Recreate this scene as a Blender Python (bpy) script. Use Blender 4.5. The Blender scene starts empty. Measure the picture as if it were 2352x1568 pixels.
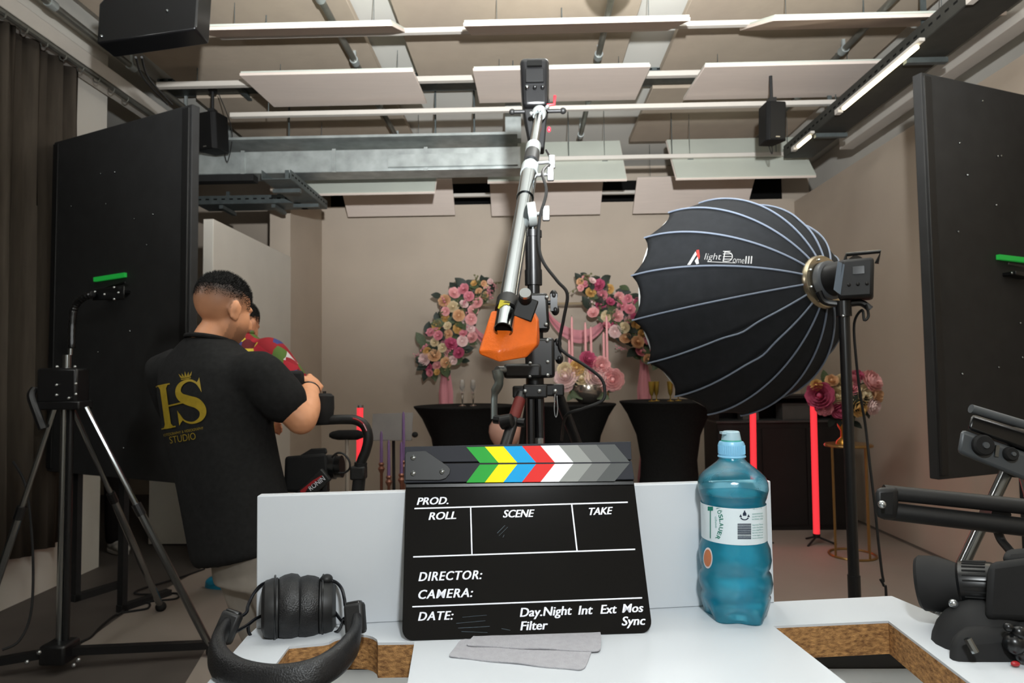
import bpy, bmesh, math, random
from mathutils import Vector, Matrix, Euler
from mathutils.bvhtree import BVHTree
random.seed(7)
SC = bpy.context.scene
COL = SC.collection
R = math.radians
V = Vector
# ------------------------------------------------------------------ camera, world, exposure
F = 1500.0                                   # focal length in pixels of the 2352 x 1568 frame
cam_d = bpy.data.cameras.new('camera'); cam = bpy.data.objects.new('camera', cam_d); COL.objects.link(cam)
cam_d.sensor_width = 36.0; cam_d.lens = F / 2352 * 36.0
cam_d.clip_start = 0.02
CAM = V((0, 0, 1.35))
CR = Matrix.Rotation(R(1.3), 3, 'Z') @ Matrix.Rotation(R(90 + 2.83), 3, 'X') @ Matrix.Rotation(R(-0.7), 3, 'Z')
cam.matrix_world = Matrix.Translation(CAM) @ CR.to_4x4()
cam_d.dof.use_dof = True; cam_d.dof.focus_distance = 1.05; cam_d.dof.aperture_fstop = 9.0
SC.camera = cam
w = bpy.data.worlds.new('world'); SC.world = w; w.use_nodes = True
w.node_tree.nodes['Background'].inputs[0].default_value = (1.0, 0.93, 0.86, 1)
w.node_tree.nodes['Background'].inputs[1].default_value = 0.02
vs = SC.view_settings
vs.view_transform = 'Standard'; vs.look = 'None'; vs.gamma = 1.0; vs.use_curve_mapping = False
vs.exposure = 0.35
def lamp(name, kind, loc, power, color=(1, 1, 1), target=None, **kw):
    d = bpy.data.lights.new(name, kind); o = bpy.data.objects.new(name, d); COL.objects.link(o)
    o.location = loc; d.energy = power; d.color = color
    for k, v in kw.items(): setattr(d, k, v)
    if target is not None:
        o.rotation_euler = (V(target) - V(loc)).to_track_quat('-Z', 'Y').to_euler()
    return o
# the photographer's flash above the camera: tilted up at the ceiling, with a little spilling forward
FLASH = (0.14, -0.02, 1.88)
lamp('camera_flash', 'SPOT', FLASH, 1600, (0.95, 0.98, 1.0), (0.14, 3.0, 1.88 + 2.1), spot_size=R(92), spot_blend=1.0, shadow_soft_size=0.04)
lamp('camera_flash_spill', 'POINT', FLASH, 36, (0.93, 0.98, 1.0), shadow_soft_size=0.05)

def ray(px, py):
    return CR @ V(((px - 1176) / F, -(py - 784) / F, -1.0))
def at(px, py, Y):                            # the point seen at a pixel, at depth Y
    d = ray(px, py); return CAM + d * (Y / d.y)
def on_z(px, py, z):                          # the point seen at a pixel, at height z
    d = ray(px, py); return CAM + d * ((z - CAM.z) / d.z)
def on_x(px, py, x):
    d = ray(px, py); return CAM + d * (x / d.x)

# ------------------------------------------------------------------ materials
def lin(c):
    if isinstance(c, str): c = tuple(int(c[i:i+2], 16) / 255 for i in (0, 2, 4))
    return tuple(x / 12.92 if x <= 0.04045 else ((x + 0.055) / 1.055) ** 2.4 for x in c) + (1.0,)
MATS = {}
def mat(name, col, rough=0.6, metal=0.0, vary=0.08, scale=12.0, bump=0.0, emit=0.0, spec=0.5, col2=None, stretch=None, detail=4.0, bscale=None):
    if name in MATS: return MATS[name]
    m = bpy.data.materials.new(name); m.use_nodes = True; MATS[name] = m
    nt = m.node_tree; N = nt.nodes; L = nt.links; b = N['Principled BSDF']
    c = lin(col)
    b.inputs['Roughness'].default_value = rough; b.inputs['Metallic'].default_value = metal
    b.inputs['Specular IOR Level'].default_value = spec
    tc = N.new('ShaderNodeTexCoord'); mp = N.new('ShaderNodeMapping'); L.new(tc.outputs['Object'], mp.inputs[0])
    if stretch: mp.inputs['Scale'].default_value = stretch
    nz = N.new('ShaderNodeTexNoise'); nz.inputs['Scale'].default_value = scale; nz.inputs['Detail'].default_value = detail
    L.new(mp.outputs[0], nz.inputs['Vector'])
    rp = N.new('ShaderNodeValToRGB'); L.new(nz.outputs['Fac'], rp.inputs[0])
    c2 = lin(col2) if col2 else tuple(min(1, x * (1 + vary)) for x in c[:3]) + (1,)
    c1 = c if col2 else tuple(x * (1 - vary) for x in c[:3]) + (1,)
    rp.color_ramp.elements[0].color = c1; rp.color_ramp.elements[1].color = c2
    rp.color_ramp.elements[0].position = 0.3; rp.color_ramp.elements[1].position = 0.7
    L.new(rp.outputs[0], b.inputs['Base Color'])
    if bump:
        bp = N.new('ShaderNodeBump'); bp.inputs['Strength'].default_value = bump; bp.inputs['Distance'].default_value = 0.01
        n2 = N.new('ShaderNodeTexNoise'); n2.inputs['Scale'].default_value = bscale or scale * 4; L.new(mp.outputs[0], n2.inputs['Vector'])
        L.new(n2.outputs['Fac'], bp.inputs['Height']); L.new(bp.outputs[0], b.inputs['Normal'])
    if emit:
        b.inputs['Emission Color'].default_value = c; b.inputs['Emission Strength'].default_value = emit
    return m

# ------------------------------------------------------------------ mesh tools
ORG = {}
def setp(o, label=None, cat=None, group=None, kind=None):
    if label: o['label'] = label
    if cat: o['category'] = cat
    if group: o['group'] = group
    if kind: o['kind'] = kind
    return o
def thing(name, label, cat, loc, group=None, kind=None):
    o = bpy.data.objects.new(name, None); COL.objects.link(o); o.location = loc; o.empty_display_size = 0.05
    ORG[o.name] = V(loc)
    return setp(o, label, cat, group, kind)
def frame(d, up=V((0, 0, 1))):
    d = V(d).normalized()
    if abs(d.dot(up)) > 0.98: up = V((0, 1, 0)) if abs(d.y) < 0.9 else V((1, 0, 0))
    x = d.cross(up).normalized(); y = x.cross(d).normalized()
    return x, y, d
class G:
    def __init__(s): s.v = []; s.f = []
    def add(s, vs_, fs):
        n = len(s.v); s.v += [V(p) for p in vs_]; s.f += [tuple(i + n for i in f) for f in fs]; return s
    def box(s, c, size, rot=None):
        hx, hy, hz = (x / 2 for x in size); c = V(c)
        ps = [V((x, y, z)) for x in (-hx, hx) for y in (-hy, hy) for z in (-hz, hz)]
        if rot is not None: ps = [rot @ p for p in ps]
        return s.add([c + p for p in ps], [(0, 1, 3, 2), (4, 6, 7, 5), (0, 4, 5, 1), (2, 3, 7, 6), (0, 2, 6, 4), (1, 5, 7, 3)])
    def hexa(s, p):     # eight corners: bottom 4 (ccw), top 4
        return s.add(p, [(3, 2, 1, 0), (4, 5, 6, 7), (0, 1, 5, 4), (1, 2, 6, 5), (2, 3, 7, 6), (3, 0, 4, 7)])
    def bar(s, a, b, wx, wy, up=V((0, 0, 1))):
        a = V(a); b = V(b); x, y, d = frame(b - a, up); x *= wx / 2; y *= wy / 2
        return s.hexa([a - x - y, a + x - y, a + x + y, a - x + y, b - x - y, b + x - y, b + x + y, b - x + y])
    def tube(s, pts, r, n=10, caps=True, closed=False, flat=1.0, up=None):
        pts = [V(p) for p in pts]; k = len(pts)
        rs = r if isinstance(r, (list, tuple)) else [r] * k
        rings = []; x = None
        for i, p in enumerate(pts):
            if closed: d = pts[(i + 1) % k] - pts[i - 1]
            else: d = pts[min(i + 1, k - 1)] - pts[max(i - 1, 0)]
            d = d.normalized() if d.length > 1e-9 else V((0, 0, 1))
            if x is None:
                x, y, _ = frame(d, up) if up is not None else frame(d)
            else:
                x = (x - d * x.dot(d)); x = x.normalized() if x.length > 1e-6 else frame(d)[0]
                y = x.cross(d).normalized()
            rings.append([p + x * (rs[i] * math.cos(2 * math.pi * j / n)) + y * (rs[i] * flat * math.sin(2 * math.pi * j / n)) for j in range(n)])
        vs_ = [p for q in rings for p in q]; fs = []
        for i in range(k if closed else k - 1):
            a = i * n; b = ((i + 1) % k) * n
            for j in range(n): fs.append((a + j, a + (j + 1) % n, b + (j + 1) % n, b + j))
        if caps and not closed: fs += [tuple(range(n - 1, -1, -1)), tuple((k - 1) * n + j for j in range(n))]
        return s.add(vs_, fs)
    def cyl(s, a, b, r, r2=None, n=14): return s.tube([a, b], [r, r if r2 is None else r2], n)
    def lathe(s, prof, c, axis=(0, 0, 1), n=24, mod=None):
        x, y, d = frame(axis); c = V(c); vs_ = []; fs = []; k = len(prof)
        for i, (r, h) in enumerate(prof):
            for j in range(n):
                t = 2 * math.pi * j / n; rr = r * (mod(t, h) if mod else 1)
                vs_.append(c + d * h + x * (rr * math.cos(t)) + y * (rr * math.sin(t)))
        for i in range(k - 1):
            for j in range(n): fs.append((i * n + j, i * n + (j + 1) % n, (i + 1) * n + (j + 1) % n, (i + 1) * n + j))
        if prof[0][0] > 1e-6: fs.append(tuple(range(n - 1, -1, -1)))
        if prof[-1][0] > 1e-6: fs.append(tuple((k - 1) * n + j for j in range(n)))
        return s.add(vs_, fs)
    def ell(s, c, r, rot=None, nu=16, nv=10):
        c = V(c); r = (r, r, r) if not isinstance(r, (tuple, list)) else r
        vs_ = []; fs = []
        for i in range(nv + 1):
            a = math.pi * i / nv
            for j in range(nu):
                b = 2 * math.pi * j / nu
                p = V((r[0] * math.sin(a) * math.cos(b), r[1] * math.sin(a) * math.sin(b), r[2] * math.cos(a)))
                vs_.append(c + (rot @ p if rot is not None else p))
        for i in range(nv):
            for j in range(nu): fs.append((i * nu + j, (i + 1) * nu + j, (i + 1) * nu + (j + 1) % nu, i * nu + (j + 1) % nu))
        return s.add(vs_, fs)
    def prism(s, pts, d):            # closed outline (3D, planar) extruded by vector d
        pts = [V(p) for p in pts]; d = V(d); n = len(pts)
        fs = [tuple(range(n - 1, -1, -1)), tuple(range(n, 2 * n))] + [(i, (i + 1) % n, n + (i + 1) % n, n + i) for i in range(n)]
        return s.add(pts + [p + d for p in pts], fs)
    def build(s, name, m, parent=None, smooth=35, bev=0.0, seg=2, sub=0, keep=False):
        me = bpy.data.meshes.new(name)
        if parent is not None: o0 = ORG[parent.name]
        elif keep: o0 = V((0, 0, 0))
        else:
            lo = [min(p[i] for p in s.v) for i in range(3)]; hi = [max(p[i] for p in s.v) for i in range(3)]
            o0 = V(((lo[0] + hi[0]) / 2, (lo[1] + hi[1]) / 2, lo[2]))
        me.from_pydata([p - o0 for p in s.v], [], s.f)
        bm = bmesh.new(); bm.from_mesh(me)
        bmesh.ops.remove_doubles(bm, verts=bm.verts, dist=1e-6)
        bmesh.ops.recalc_face_normals(bm, faces=bm.faces); bm.to_mesh(me); bm.free()
        me.materials.append(m)
        if smooth:
            for p in me.polygons: p.use_smooth = True
            me.set_sharp_from_angle(angle=R(smooth))
        o = bpy.data.objects.new(name, me); COL.objects.link(o); ORG[o.name] = o0
        if parent is None: o.location = o0
        else: o.parent = parent
        if bev:
            q = o.modifiers.new('bevel', 'BEVEL'); q.width = bev; q.segments = seg; q.limit_method = 'ANGLE'; q.angle_limit = R(40)
        if sub:
            q = o.modifiers.new('sub', 'SUBSURF'); q.levels = sub; q.render_levels = sub
        return o
def from_mesh(name, me, m, parent=None, o0=None):
    o = bpy.data.objects.new(name, me); COL.objects.link(o)
    if m is not None: me.materials.clear(); me.materials.append(m)
    o0 = o0 if o0 is not None else V((0, 0, 0)); ORG[o.name] = o0
    if parent is not None: o.parent = parent
    return o
def remesh(g, voxel, smooth_it=6, o0=V((0, 0, 0))):
    me = bpy.data.meshes.new('tmp'); me.from_pydata([p - o0 for p in g.v], [], g.f)
    o = bpy.data.objects.new('tmp', me); COL.objects.link(o)
    q = o.modifiers.new('r', 'REMESH'); q.mode = 'VOXEL'; q.voxel_size = voxel; q.use_smooth_shade = True
    q = o.modifiers.new('s', 'SMOOTH'); q.factor = 0.5; q.iterations = smooth_it
    dg = bpy.context.evaluated_depsgraph_get(); dg.update()
    res = bpy.data.meshes.new_from_object(o.evaluated_get(dg), depsgraph=dg)
    bpy.data.objects.remove(o); bpy.data.meshes.remove(me)
    return res
def copy_tree(o, loc=None, parent=None):
    c = o.copy(); COL.objects.link(c)
    if parent is not None: c.parent = parent
    if loc is not None: c.location = loc
    for ch in [x for x in bpy.data.objects if x.parent == o]: copy_tree(ch, None, c)
    return c
def smoothpts(pts, k=6):              # Catmull-Rom
    pts = [V(p) for p in pts]; out = []
    for i in range(len(pts) - 1):
        p0 = pts[max(i - 1, 0)]; p1 = pts[i]; p2 = pts[i + 1]; p3 = pts[min(i + 2, len(pts) - 1)]
        for j in range(k):
            t = j / k
            out.append(0.5 * ((2 * p1) + (p2 - p0) * t + (2 * p0 - 5 * p1 + 4 * p2 - p3) * t * t + (3 * p1 - p0 - 3 * p2 + p3) * t ** 3))
    out.append(pts[-1]); return out
# lettering: flat glyph outlines laid on a surface
def glyphs(txt, shear=0.0, bold=0.0, space=1.0):
    c = bpy.data.curves.new('t', 'FONT'); c.body = txt; c.size = 1.0; c.shear = shear; c.offset = bold; c.space_character = space
    c.resolution_u = 3
    o = bpy.data.objects.new('t', c); COL.objects.link(o)
    dg = bpy.context.evaluated_depsgraph_get(); dg.update()
    me = bpy.data.meshes.new_from_object(o.evaluated_get(dg), depsgraph=dg)
    vs_ = [(v.co.x, v.co.y) for v in me.vertices]; fs = [tuple(p.vertices) for p in me.polygons]
    bpy.data.objects.remove(o); bpy.data.curves.remove(c); bpy.data.meshes.remove(me)
    return vs_, fs
def bvh_of(*objs):
    dg = bpy.context.evaluated_depsgraph_get(); dg.update(); vs_ = []; fs = []
    for o in objs:
        e = o.evaluated_get(dg); me = e.to_mesh(); n = len(vs_)
        vs_ += [o.matrix_world @ v.co for v in me.vertices]; fs += [tuple(i + n for i in p.vertices) for p in me.polygons]; e.to_mesh_clear()
    return BVHTree.FromPolygons(vs_, fs)
def print_on(tree, pix, fs, name, m, parent, off=0.0006):      # flat print on a surface: outline points laid on the body they cover
    vs_ = []; ok = []
    for (x, y) in pix:
        d = ray(x, y).normalized(); h = tree.ray_cast(CAM, d)
        if h[0] is None: vs_.append(V((0, 0, 0))); ok.append(False)
        else:
            n = h[1] if h[1].dot(d) < 0 else -h[1]
            vs_.append(h[0] + n * off); ok.append(True)
    g = G(); g.add(vs_, [f for f in fs if all(ok[i] for i in f)])
    me = bpy.data.meshes.new(name); o0 = ORG[parent.name]
    me.from_pydata([p - o0 for p in g.v], [], g.f); me.materials.append(m)
    o = bpy.data.objects.new(name, me); COL.objects.link(o); o.parent = parent; ORG[o.name] = o0
    return o
def text_pix(txt, p0, p1, h, shear=0.0, bold=0.0, space=1.0):   # text from baseline start p0 to baseline end p1, capitals h pixels tall
    vs_, fs = glyphs(txt, shear, bold, space)
    x0 = min(v[0] for v in vs_); x1 = max(v[0] for v in vs_); L = math.hypot(p1[0] - p0[0], p1[1] - p0[1])
    ux = ((p1[0] - p0[0]) / (x1 - x0), (p1[1] - p0[1]) / (x1 - x0)); k = h / 0.69
    nx, ny = (p1[1] - p0[1]) / L * k, -(p1[0] - p0[0]) / L * k
    return [(p0[0] + (x - x0) * ux[0] + y * nx, p0[1] + (x - x0) * ux[1] + y * ny) for x, y in vs_], fs
# ------------------------------------------------------------------ materials of the room
wallm = mat('wall_plaster', 'b9ab9b', 0.85, vary=0.03, scale=3, bump=0.05)
whitewall = mat('white_plaster', 'cfcac0', 0.85, vary=0.03, scale=3, bump=0.05)
ceilm = mat('ceiling_white', 'd0cec6', 0.9, vary=0.03, scale=2)
floorm = mat('floor_dark', '4b4540', 0.55, vary=0.12, scale=4)
beigem = mat('floor_beige', '8b8178', 0.7, vary=0.05, scale=2)
panelm = mat('acoustic_beige', 'a39584', 0.95, vary=0.04, scale=6, bump=0.1)
raftm = mat('raft_felt', 'd2c4b9', 0.9, vary=0.03, scale=30, stretch=(0.15, 3, 1))
raftback = mat('raft_back', 'b9bdb2', 0.7, vary=0.04, scale=4)
whitepaint = mat('white_paint', 'bdb7ae', 0.5, vary=0.02)
galv = mat('galvanised_steel', 'a3a9a7', 0.42, 0.5, vary=0.22, scale=9, detail=8)
traym = mat('tray_steel', '5d6464', 0.5, 0.6, vary=0.15, scale=20)
darktray = mat('dark_tray', '33332f', 0.6, 0.3, vary=0.15, scale=14)
chrome = mat('chrome', '93989a', 0.13, 1.0, vary=0.03)
conduit = mat('conduit_steel', '77766f', 0.35, 0.7, vary=0.12, scale=20)
blackm = mat('black_matt', '1f1f1f', 0.75, vary=0.15, scale=20, spec=0.25)
blackgl = mat('black_gloss', '0d0e0f', 0.3, vary=0.1, spec=0.5)
blackpl = mat('black_plastic', '191919', 0.5, vary=0.12, scale=40, spec=0.4)
blackcloth = mat('black_cloth', '1e1e1e', 0.95, vary=0.2, scale=60, spec=0.1)
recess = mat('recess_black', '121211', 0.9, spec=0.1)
curtm = mat('curtain_cloth', '4a433b', 0.95, vary=0.15, scale=30, spec=0.1, stretch=(1, 1, 0.1))
gold = mat('gold', 'b8863a', 0.3, 0.9, vary=0.06)
def struct(o, label, cat): return setp(o, label, cat, kind='structure')
YB, XR, XL, ZC = 7.17, 2.96, -3.10, 3.76
# floor and shell
g = G().box((-0.9, 3.0, -0.05), (8.9, 10.2, 0.1)); struct(g.build('floor', floorm), 'dark brown studio floor under everything', 'floor')
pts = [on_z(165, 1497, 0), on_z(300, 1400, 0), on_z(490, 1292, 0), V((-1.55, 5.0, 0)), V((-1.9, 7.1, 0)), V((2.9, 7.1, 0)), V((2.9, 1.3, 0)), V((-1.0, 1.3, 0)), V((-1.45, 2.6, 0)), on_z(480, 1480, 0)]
struct(G().prism([p + V((0, 0, 0.0015)) for p in pts], (0, 0, 0.004)).build('floor_pale', beigem), 'pale beige sheet laid over the studio floor', 'floor')  # thin paler layer over part of the floor
zt = 3.235
g = G().box(((XR - 2.27) / 2, YB + 0.10, zt / 2), (XR + 2.27, 0.2, zt)); struct(g.build('wall_back', wallm), 'beige back wall behind the flower decoration', 'wall')
g = G().box((-1.0, YB + 0.45, ZC / 2), (8.6, 0.1, ZC)); struct(g.build('wall_rear', wallm), 'beige upper wall behind the back wall ledge', 'wall')
g = G().box(((XR - 2.27) / 2, YB + 0.36, (zt + 3.56) / 2 + 0.04), (XR + 2.27, 0.06, 3.5 - zt)); struct(g.build('trim_1', recess), 'black slot above the beige back wall', 'trim')  # black strip painting in the dark of the recess
g = G().box((XR + 0.06, 3.0, 3.2 / 2), (0.12, 10.2, 3.2)); struct(g.build('wall_right', wallm), 'beige wall running along the right side', 'wall')
g = G().box((XR + 0.46, 3.0, ZC / 2), (0.12, 10.2, ZC)); struct(g.build('wall_outer', whitewall), 'white wall above and behind the right beige wall', 'wall')
g = G().box((XL - 0.1, 1.35, ZC / 2), (0.2, 6.7, ZC)); struct(g.build('wall_left', whitewall), 'white wall behind the dark curtain', 'wall')
g = G().box((-5.1, 5.4, ZC / 2), (0.2, 5.0, ZC)).box((-4.2, 4.6, ZC / 2), (2.0, 0.15, ZC)); struct(g.build('wall_alcove', whitewall), 'white wall of the alcove beyond the curtain', 'wall')
g = G().box((-0.9, -2.0, ZC / 2), (8.9, 0.15, ZC)); struct(g.build('wall_front', whitewall), 'white wall behind the camera', 'wall')
g = G().box((-2.37, 6.70, ZC / 2), (0.2, 1.0, ZC)); struct(g.build('wall_pier', wallm), 'beige pier at the left end of the back wall', 'wall')
g = G().box((-2.30, 5.42, 2.50 / 2), (0.075, 1.56, 2.50)); struct(g.build('wall_partition', whitewall, bev=0.004), 'cream partition wall standing left of the back wall', 'wall')
g = G().box((-0.9, 3.0, ZC + 0.06), (8.9, 10.2, 0.12)); struct(g.build('ceiling', ceilm), 'white ceiling above the hanging panels', 'ceiling')
# sloped white beam at the curtain head, ledge on the right wall
struct(G().box((-2.97, 1.75, 3.47), (0.16, 6.9, 0.10)).build('trim_2', whitepaint, bev=0.005), 'pale beam along the top of the dark curtain', 'trim')
struct(G().tube([(-2.9, -1.6, 3.40), (-2.9, 5.1, 3.40)], 0.022, 10).build('trim_3', conduit), 'grey curtain rail below the pale beam', 'trim')
struct(G().box((XR - 0.09, 2.0, 3.36), (0.12, 7.6, 0.10)).build('trim_4', whitepaint, bev=0.004), 'cream cable duct along the top of the right wall', 'trim')
# acoustic panels flat under the ceiling
names = {(-1, 0): 'left of the centre row, above the long tilted rafts', (0, 0): 'in the middle above the boom light', (1, 0): 'right, lit warm by the strip light',
         (-1, 1): 'far left, just above the galvanised duct', (1, 1): 'far right, behind the small hanging loudspeaker'}
for (c, r), t in names.items():
    x0, x1 = {-1: (-2.73, -1.09), 0: (-0.82, 0.75), 1: (1.06, 2.62)}[c]; y0, y1 = {0: (3.35, 4.98), 1: (5.28, 6.52)}[r]
    o = G().box(((x0 + x1) / 2, (y0 + y1) / 2, 3.70), (x1 - x0, y1 - y0, 0.05)).build('ceiling_panel', panelm, bev=0.004)
    setp(o, 'beige acoustic ceiling panel ' + t, 'acoustic panel', 'beige acoustic ceiling panels')
    g = G()
    for sx in (-0.35, 0.35):
        for sy in (-0.35, 0.35): g.cyl(((x0 + x1) / 2 + sx * (x1 - x0), (y0 + y1) / 2 + sy * (y1 - y0), 3.725), ((x0 + x1) / 2 + sx * (x1 - x0), (y0 + y1) / 2 + sy * (y1 - y0), ZC), 0.012)
    g.build('spacer', traym, o)
# rows of hanging rafts
def raft(cx, cy, cz, tilt, wid, dep, label, group, clip=False):
    t = thing('acoustic_raft', label, 'acoustic panel', (cx, cy, cz), group)
    rot = Matrix.Rotation(R(tilt), 3, 'X'); n = rot @ V((0, 0, 1)); c = V((cx, cy, cz))
    G().box(c, (wid, dep, 0.02), rot).build('panel', raftm, t, bev=0.003)
    G().box(c + n * 0.0165, (wid - 0.012, dep - 0.012, 0.011), rot).build('backing', raftback, t)
    e = rot @ V((0, 1, 0))
    for s in (-1, 1):
        a = c + n * 0.022 + V((s * wid * 0.36, 0, 0))
        g = G().tube([a, V((a.x, a.y, ZC))], 0.0022, 5); g.build('wire', traym, t)
        G().box(a + n * 0.008, (0.05, 0.07, 0.016), rot).build('clip', traym, t)
    return t
def xw(px, Y, py): return at(px, py, Y).x
rows = [  # Y, tilt, [(px0, px1, py)], words
 (3.92, 23.5, 0.62, [(478, 922, 72), (1074, 1558, 62), (1735, 2232, 50)], 'nearest row, almost edge on', ['beside the big hanging speaker', 'above the boom light', 'next to the strip light']),
 (4.72, 3.0, 0.62, [(592, 966, 205), (1094, 1476, 195), (1592, 2006, 187)], 'second row, hanging level', ['left of the boom light', 'behind the boom light', 'above the small right loudspeaker']),
 (5.86, 52.0, 0.60, [(697, 1006, 400), (1122, 1432, 372), (1540, 1852, 364)], 'third row, pale back shown', ['under the galvanised duct', 'behind the boom pole', 'below the small right loudspeaker']),
 (6.82, -42.0, 0.44, [(790, 1042, 455), (1127, 1382, 453), (1458, 1724, 447)], 'far row by the back wall', ['left end', 'middle, behind the boom pole', 'above the black softbox'])]
for Y, tilt, dep, lst, wrd, who in rows:
    xs = []
    for (a, b, py), wd in zip(lst, who):
        pa = at(a, py, Y); pb = at(b, py, Y); z = at((a + b) / 2, py, Y).z; xs += [pa.x, pb.x]
        raft((pa.x + pb.x) / 2, Y, z, tilt, pb.x - pa.x, dep, 'white acoustic raft of the %s, %s' % (wrd, wd), 'white acoustic rafts hung from the ceiling')
# white carrier rails across the room under each row
for Y, py, x0, x1, rad, off, lab in [(4.06, 66, -1.95, 2.45, 0.018, -0.01, 'white carrier rail along the nearest raft row'), (4.98, 251, -2.3, 2.7, 0.02, 0, 'white carrier rail just beyond the second raft row'),
                           (4.75, 178, -2.75, 2.6, 0.022, 0, 'white carrier rail through the second raft row'), (5.80, 366, 0.1, 2.55, 0.02, 0, 'white carrier rail through the third raft row'), (6.9, 446, -1.9, 2.3, 0.02, 0, 'white carrier rail through the far raft row')]:
    z = at(1210, py, Y).z
    t = thing('carrier_rail', lab, 'rail', ((x0 + x1) / 2, Y, z), 'white carrier rails')
    G().box(((x0 + x1) / 2, Y, z), (x1 - x0, rad * 2.2, rad * 1.8)).build('rail', whitepaint, t, bev=0.004)
    for xx in (x0 + 0.3, (x0 + x1) / 2, x1 - 0.3): G().tube([(xx, Y, z), (xx, Y, ZC)], 0.004, 5).build('hanger_rod', traym, t)
# conduit pipes running away from the camera under the ceiling
for (pa, pb, lab) in [((109, 0), (408, 236), 'steel conduit pipe at the far left of the ceiling'), ((748, 0), (906, 318), 'steel conduit pipe left of the boom light'),
                      ((1404, 0), (1330, 325), 'steel conduit pipe right of the boom light'), ((2040, 0), (1800, 262), 'steel conduit pipe near the strip light')]:
    z = 3.60
    a = on_z(pa[0], pa[1], z); b = on_z(pb[0], pb[1], z); x = (a.x + b.x) / 2
    t = thing('conduit_pipe', lab, 'pipe', (x, 3.4, z), 'conduit pipes under the ceiling')
    G().tube([(x, -1.5, z), (x, 6.45, z)], 0.022, 12).build('pipe', conduit, t)
    for yy in (1.2, 2.6, 3.75, 4.55, 5.3, 6.1): G().cyl((x, yy - 0.03, z), (x, yy + 0.03, z), 0.03).box((x, yy, (z + ZC) / 2), (0.02, 0.02, ZC - z)).build('clamp', galv, t)
# cable trays
def tray(a, b, wid, hgt, m, label, group='cable trays', hang=None):
    a = V(a); b = V(b); t = thing('cable_tray', label, 'cable tray', (a + b) / 2, group)
    x, y, d = frame(b - a)
    g = G(); g.bar(a, b, wid, 0.006).bar(a + x * wid / 2 + y * hgt / 2, b + x * wid / 2 + y * hgt / 2, 0.006, hgt).bar(a - x * wid / 2 + y * hgt / 2, b - x * wid / 2 + y * hgt / 2, 0.006, hgt)
    g.build('channel', m, t)
    L = (b - a).length; g = G(); n = int(L / 0.07)
    for i in range(n):
        for s in (-1, 1):
            c = a + d * (0.035 + i * 0.07) + x * s * (wid / 2 + 0.0035) + y * hgt * 0.55
            g.bar(c - d * 0.016, c + d * 0.016, 0.002, 0.012)
    o = g.build('perforation', recess, t); o['kind'] = 'stuff'
    for i in range(max(2, int(L / 1.1))):
        c = a + d * (L * (i + 0.5) / max(2, int(L / 1.1)))
        G().bar(c + y * 0.0, V((c.x, c.y, ZC if hang is None else c.z + hang)), 0.03, 0.012).box(c - V((0, 0, 0.03)), (0.035, wid * 1.1, 0.03) if abs(d.x) > 0.5 else (wid * 1.0, 0.035, 0.03)).build('bracket', traym, t)
    return t
z = at(560, 205, 5.2).z
tray((-2.95, 5.2, z), (2.3, 5.2, z), 0.22, 0.07, traym, 'grey perforated cable tray crossing above the second raft row')
z = at(560, 475, 5.7).z
tray((at(465, 475, 5.7).x, 5.7, z), (at(700, 475, 5.7).x, 5.7, z), 0.24, 0.07, traym, 'grey cable tray over the cream partition wall', hang=0.14)
p = at(700, 490, 5.55); p.z = z; tray((p.x, 5.82, z), (p.x, 4.9, z), 0.22, 0.07, traym, 'short grey tray end jutting out beside the beige pier', hang=0.14)
xT = 2.36; zT = CAM.z + (xT - 0.15) / 1.227 + 0.03
tray((xT, -1.6, zT), (xT, 5.6, zT), 0.24, 0.10, darktray, 'long dark cable tray carrying the strip lights')
zL = zT - 0.03
# strip lights along the dark tray; last two unseen, added for room light
ledm = mat('strip_light_tube', 'fff0c8', 0.4, emit=4.0, vary=0.0)
for i, (y0, y1, lab) in enumerate([(3.63, 4.48, 'long lit strip light on the dark cable tray'), (5.02, 5.24, 'short lit strip light at the far end of the tray'), (1.9, 3.1, 'lit strip light of the tray above the right black panel'), (-1.2, 0.0, 'lit strip light of the tray behind the camera')]):
    t = thing('strip_light', lab, 'light', (xT - 0.15, (y0 + y1) / 2, zL), 'strip lights')
    G().tube([(xT - 0.15, y0, zL), (xT - 0.15, y1, zL)], 0.013, 10).build('tube', ledm, t)
    G().box((xT - 0.15, (y0 + y1) / 2, zL + 0.02), (0.03, y1 - y0 + 0.1, 0.018)).build('batten', whitepaint, t)
    G().box((xT - 0.15, y1 + 0.07, zL + 0.01), (0.035, 0.05, 0.035)).build('end_cap', whitepaint, t)
    lamp('strip_light_lamp', 'AREA', (xT - 0.17, (y0 + y1) / 2, zL - 0.02), 3.5 * (y1 - y0), (1.0, 0.88, 0.68), (xT - 0.6, (y0 + y1) / 2, zL - 0.6), shape='RECTANGLE', size=0.02, size_y=(y1 - y0))
# added globes, out of view, to light the wall, floor and people
globem = mat('fill_globe_glow', 'fff4e6', 0.5, emit=6.0, vary=0)
for x, y, z, pw_, lab in [(-2.3, 1.1, 2.55, 190, 'white globe pendant lamp hanging near the curtain'), (1.95, 1.1, 2.75, 105, 'white globe pendant lamp hanging near the right wall'), (0.45, 3.1, 3.35, 230, 'white globe pendant lamp hanging above the boom stand')]:
    t = thing('pendant_lamp', lab, 'light', (x, y, z), 'globe pendant lamps')
    G().ell((x, y, z), 0.13, None, 24, 14).build('globe', globem, t)
    G().lathe([(0.05, 0.12), (0.05, 0.17), (0.012, 0.18)], (x, y, z)).build('holder', blackpl, t)
    G().tube([(x, y, z + 0.17), (x, y, ZC)], 0.004, 6).build('cord', blackpl, t)
    lamp('fill_globe_light', 'POINT', (x, y, z), pw_, (0.97, 1.0, 1.0), shadow_soft_size=0.14)
    bpy.data.objects[t.name].children[0].visible_shadow = True
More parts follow.
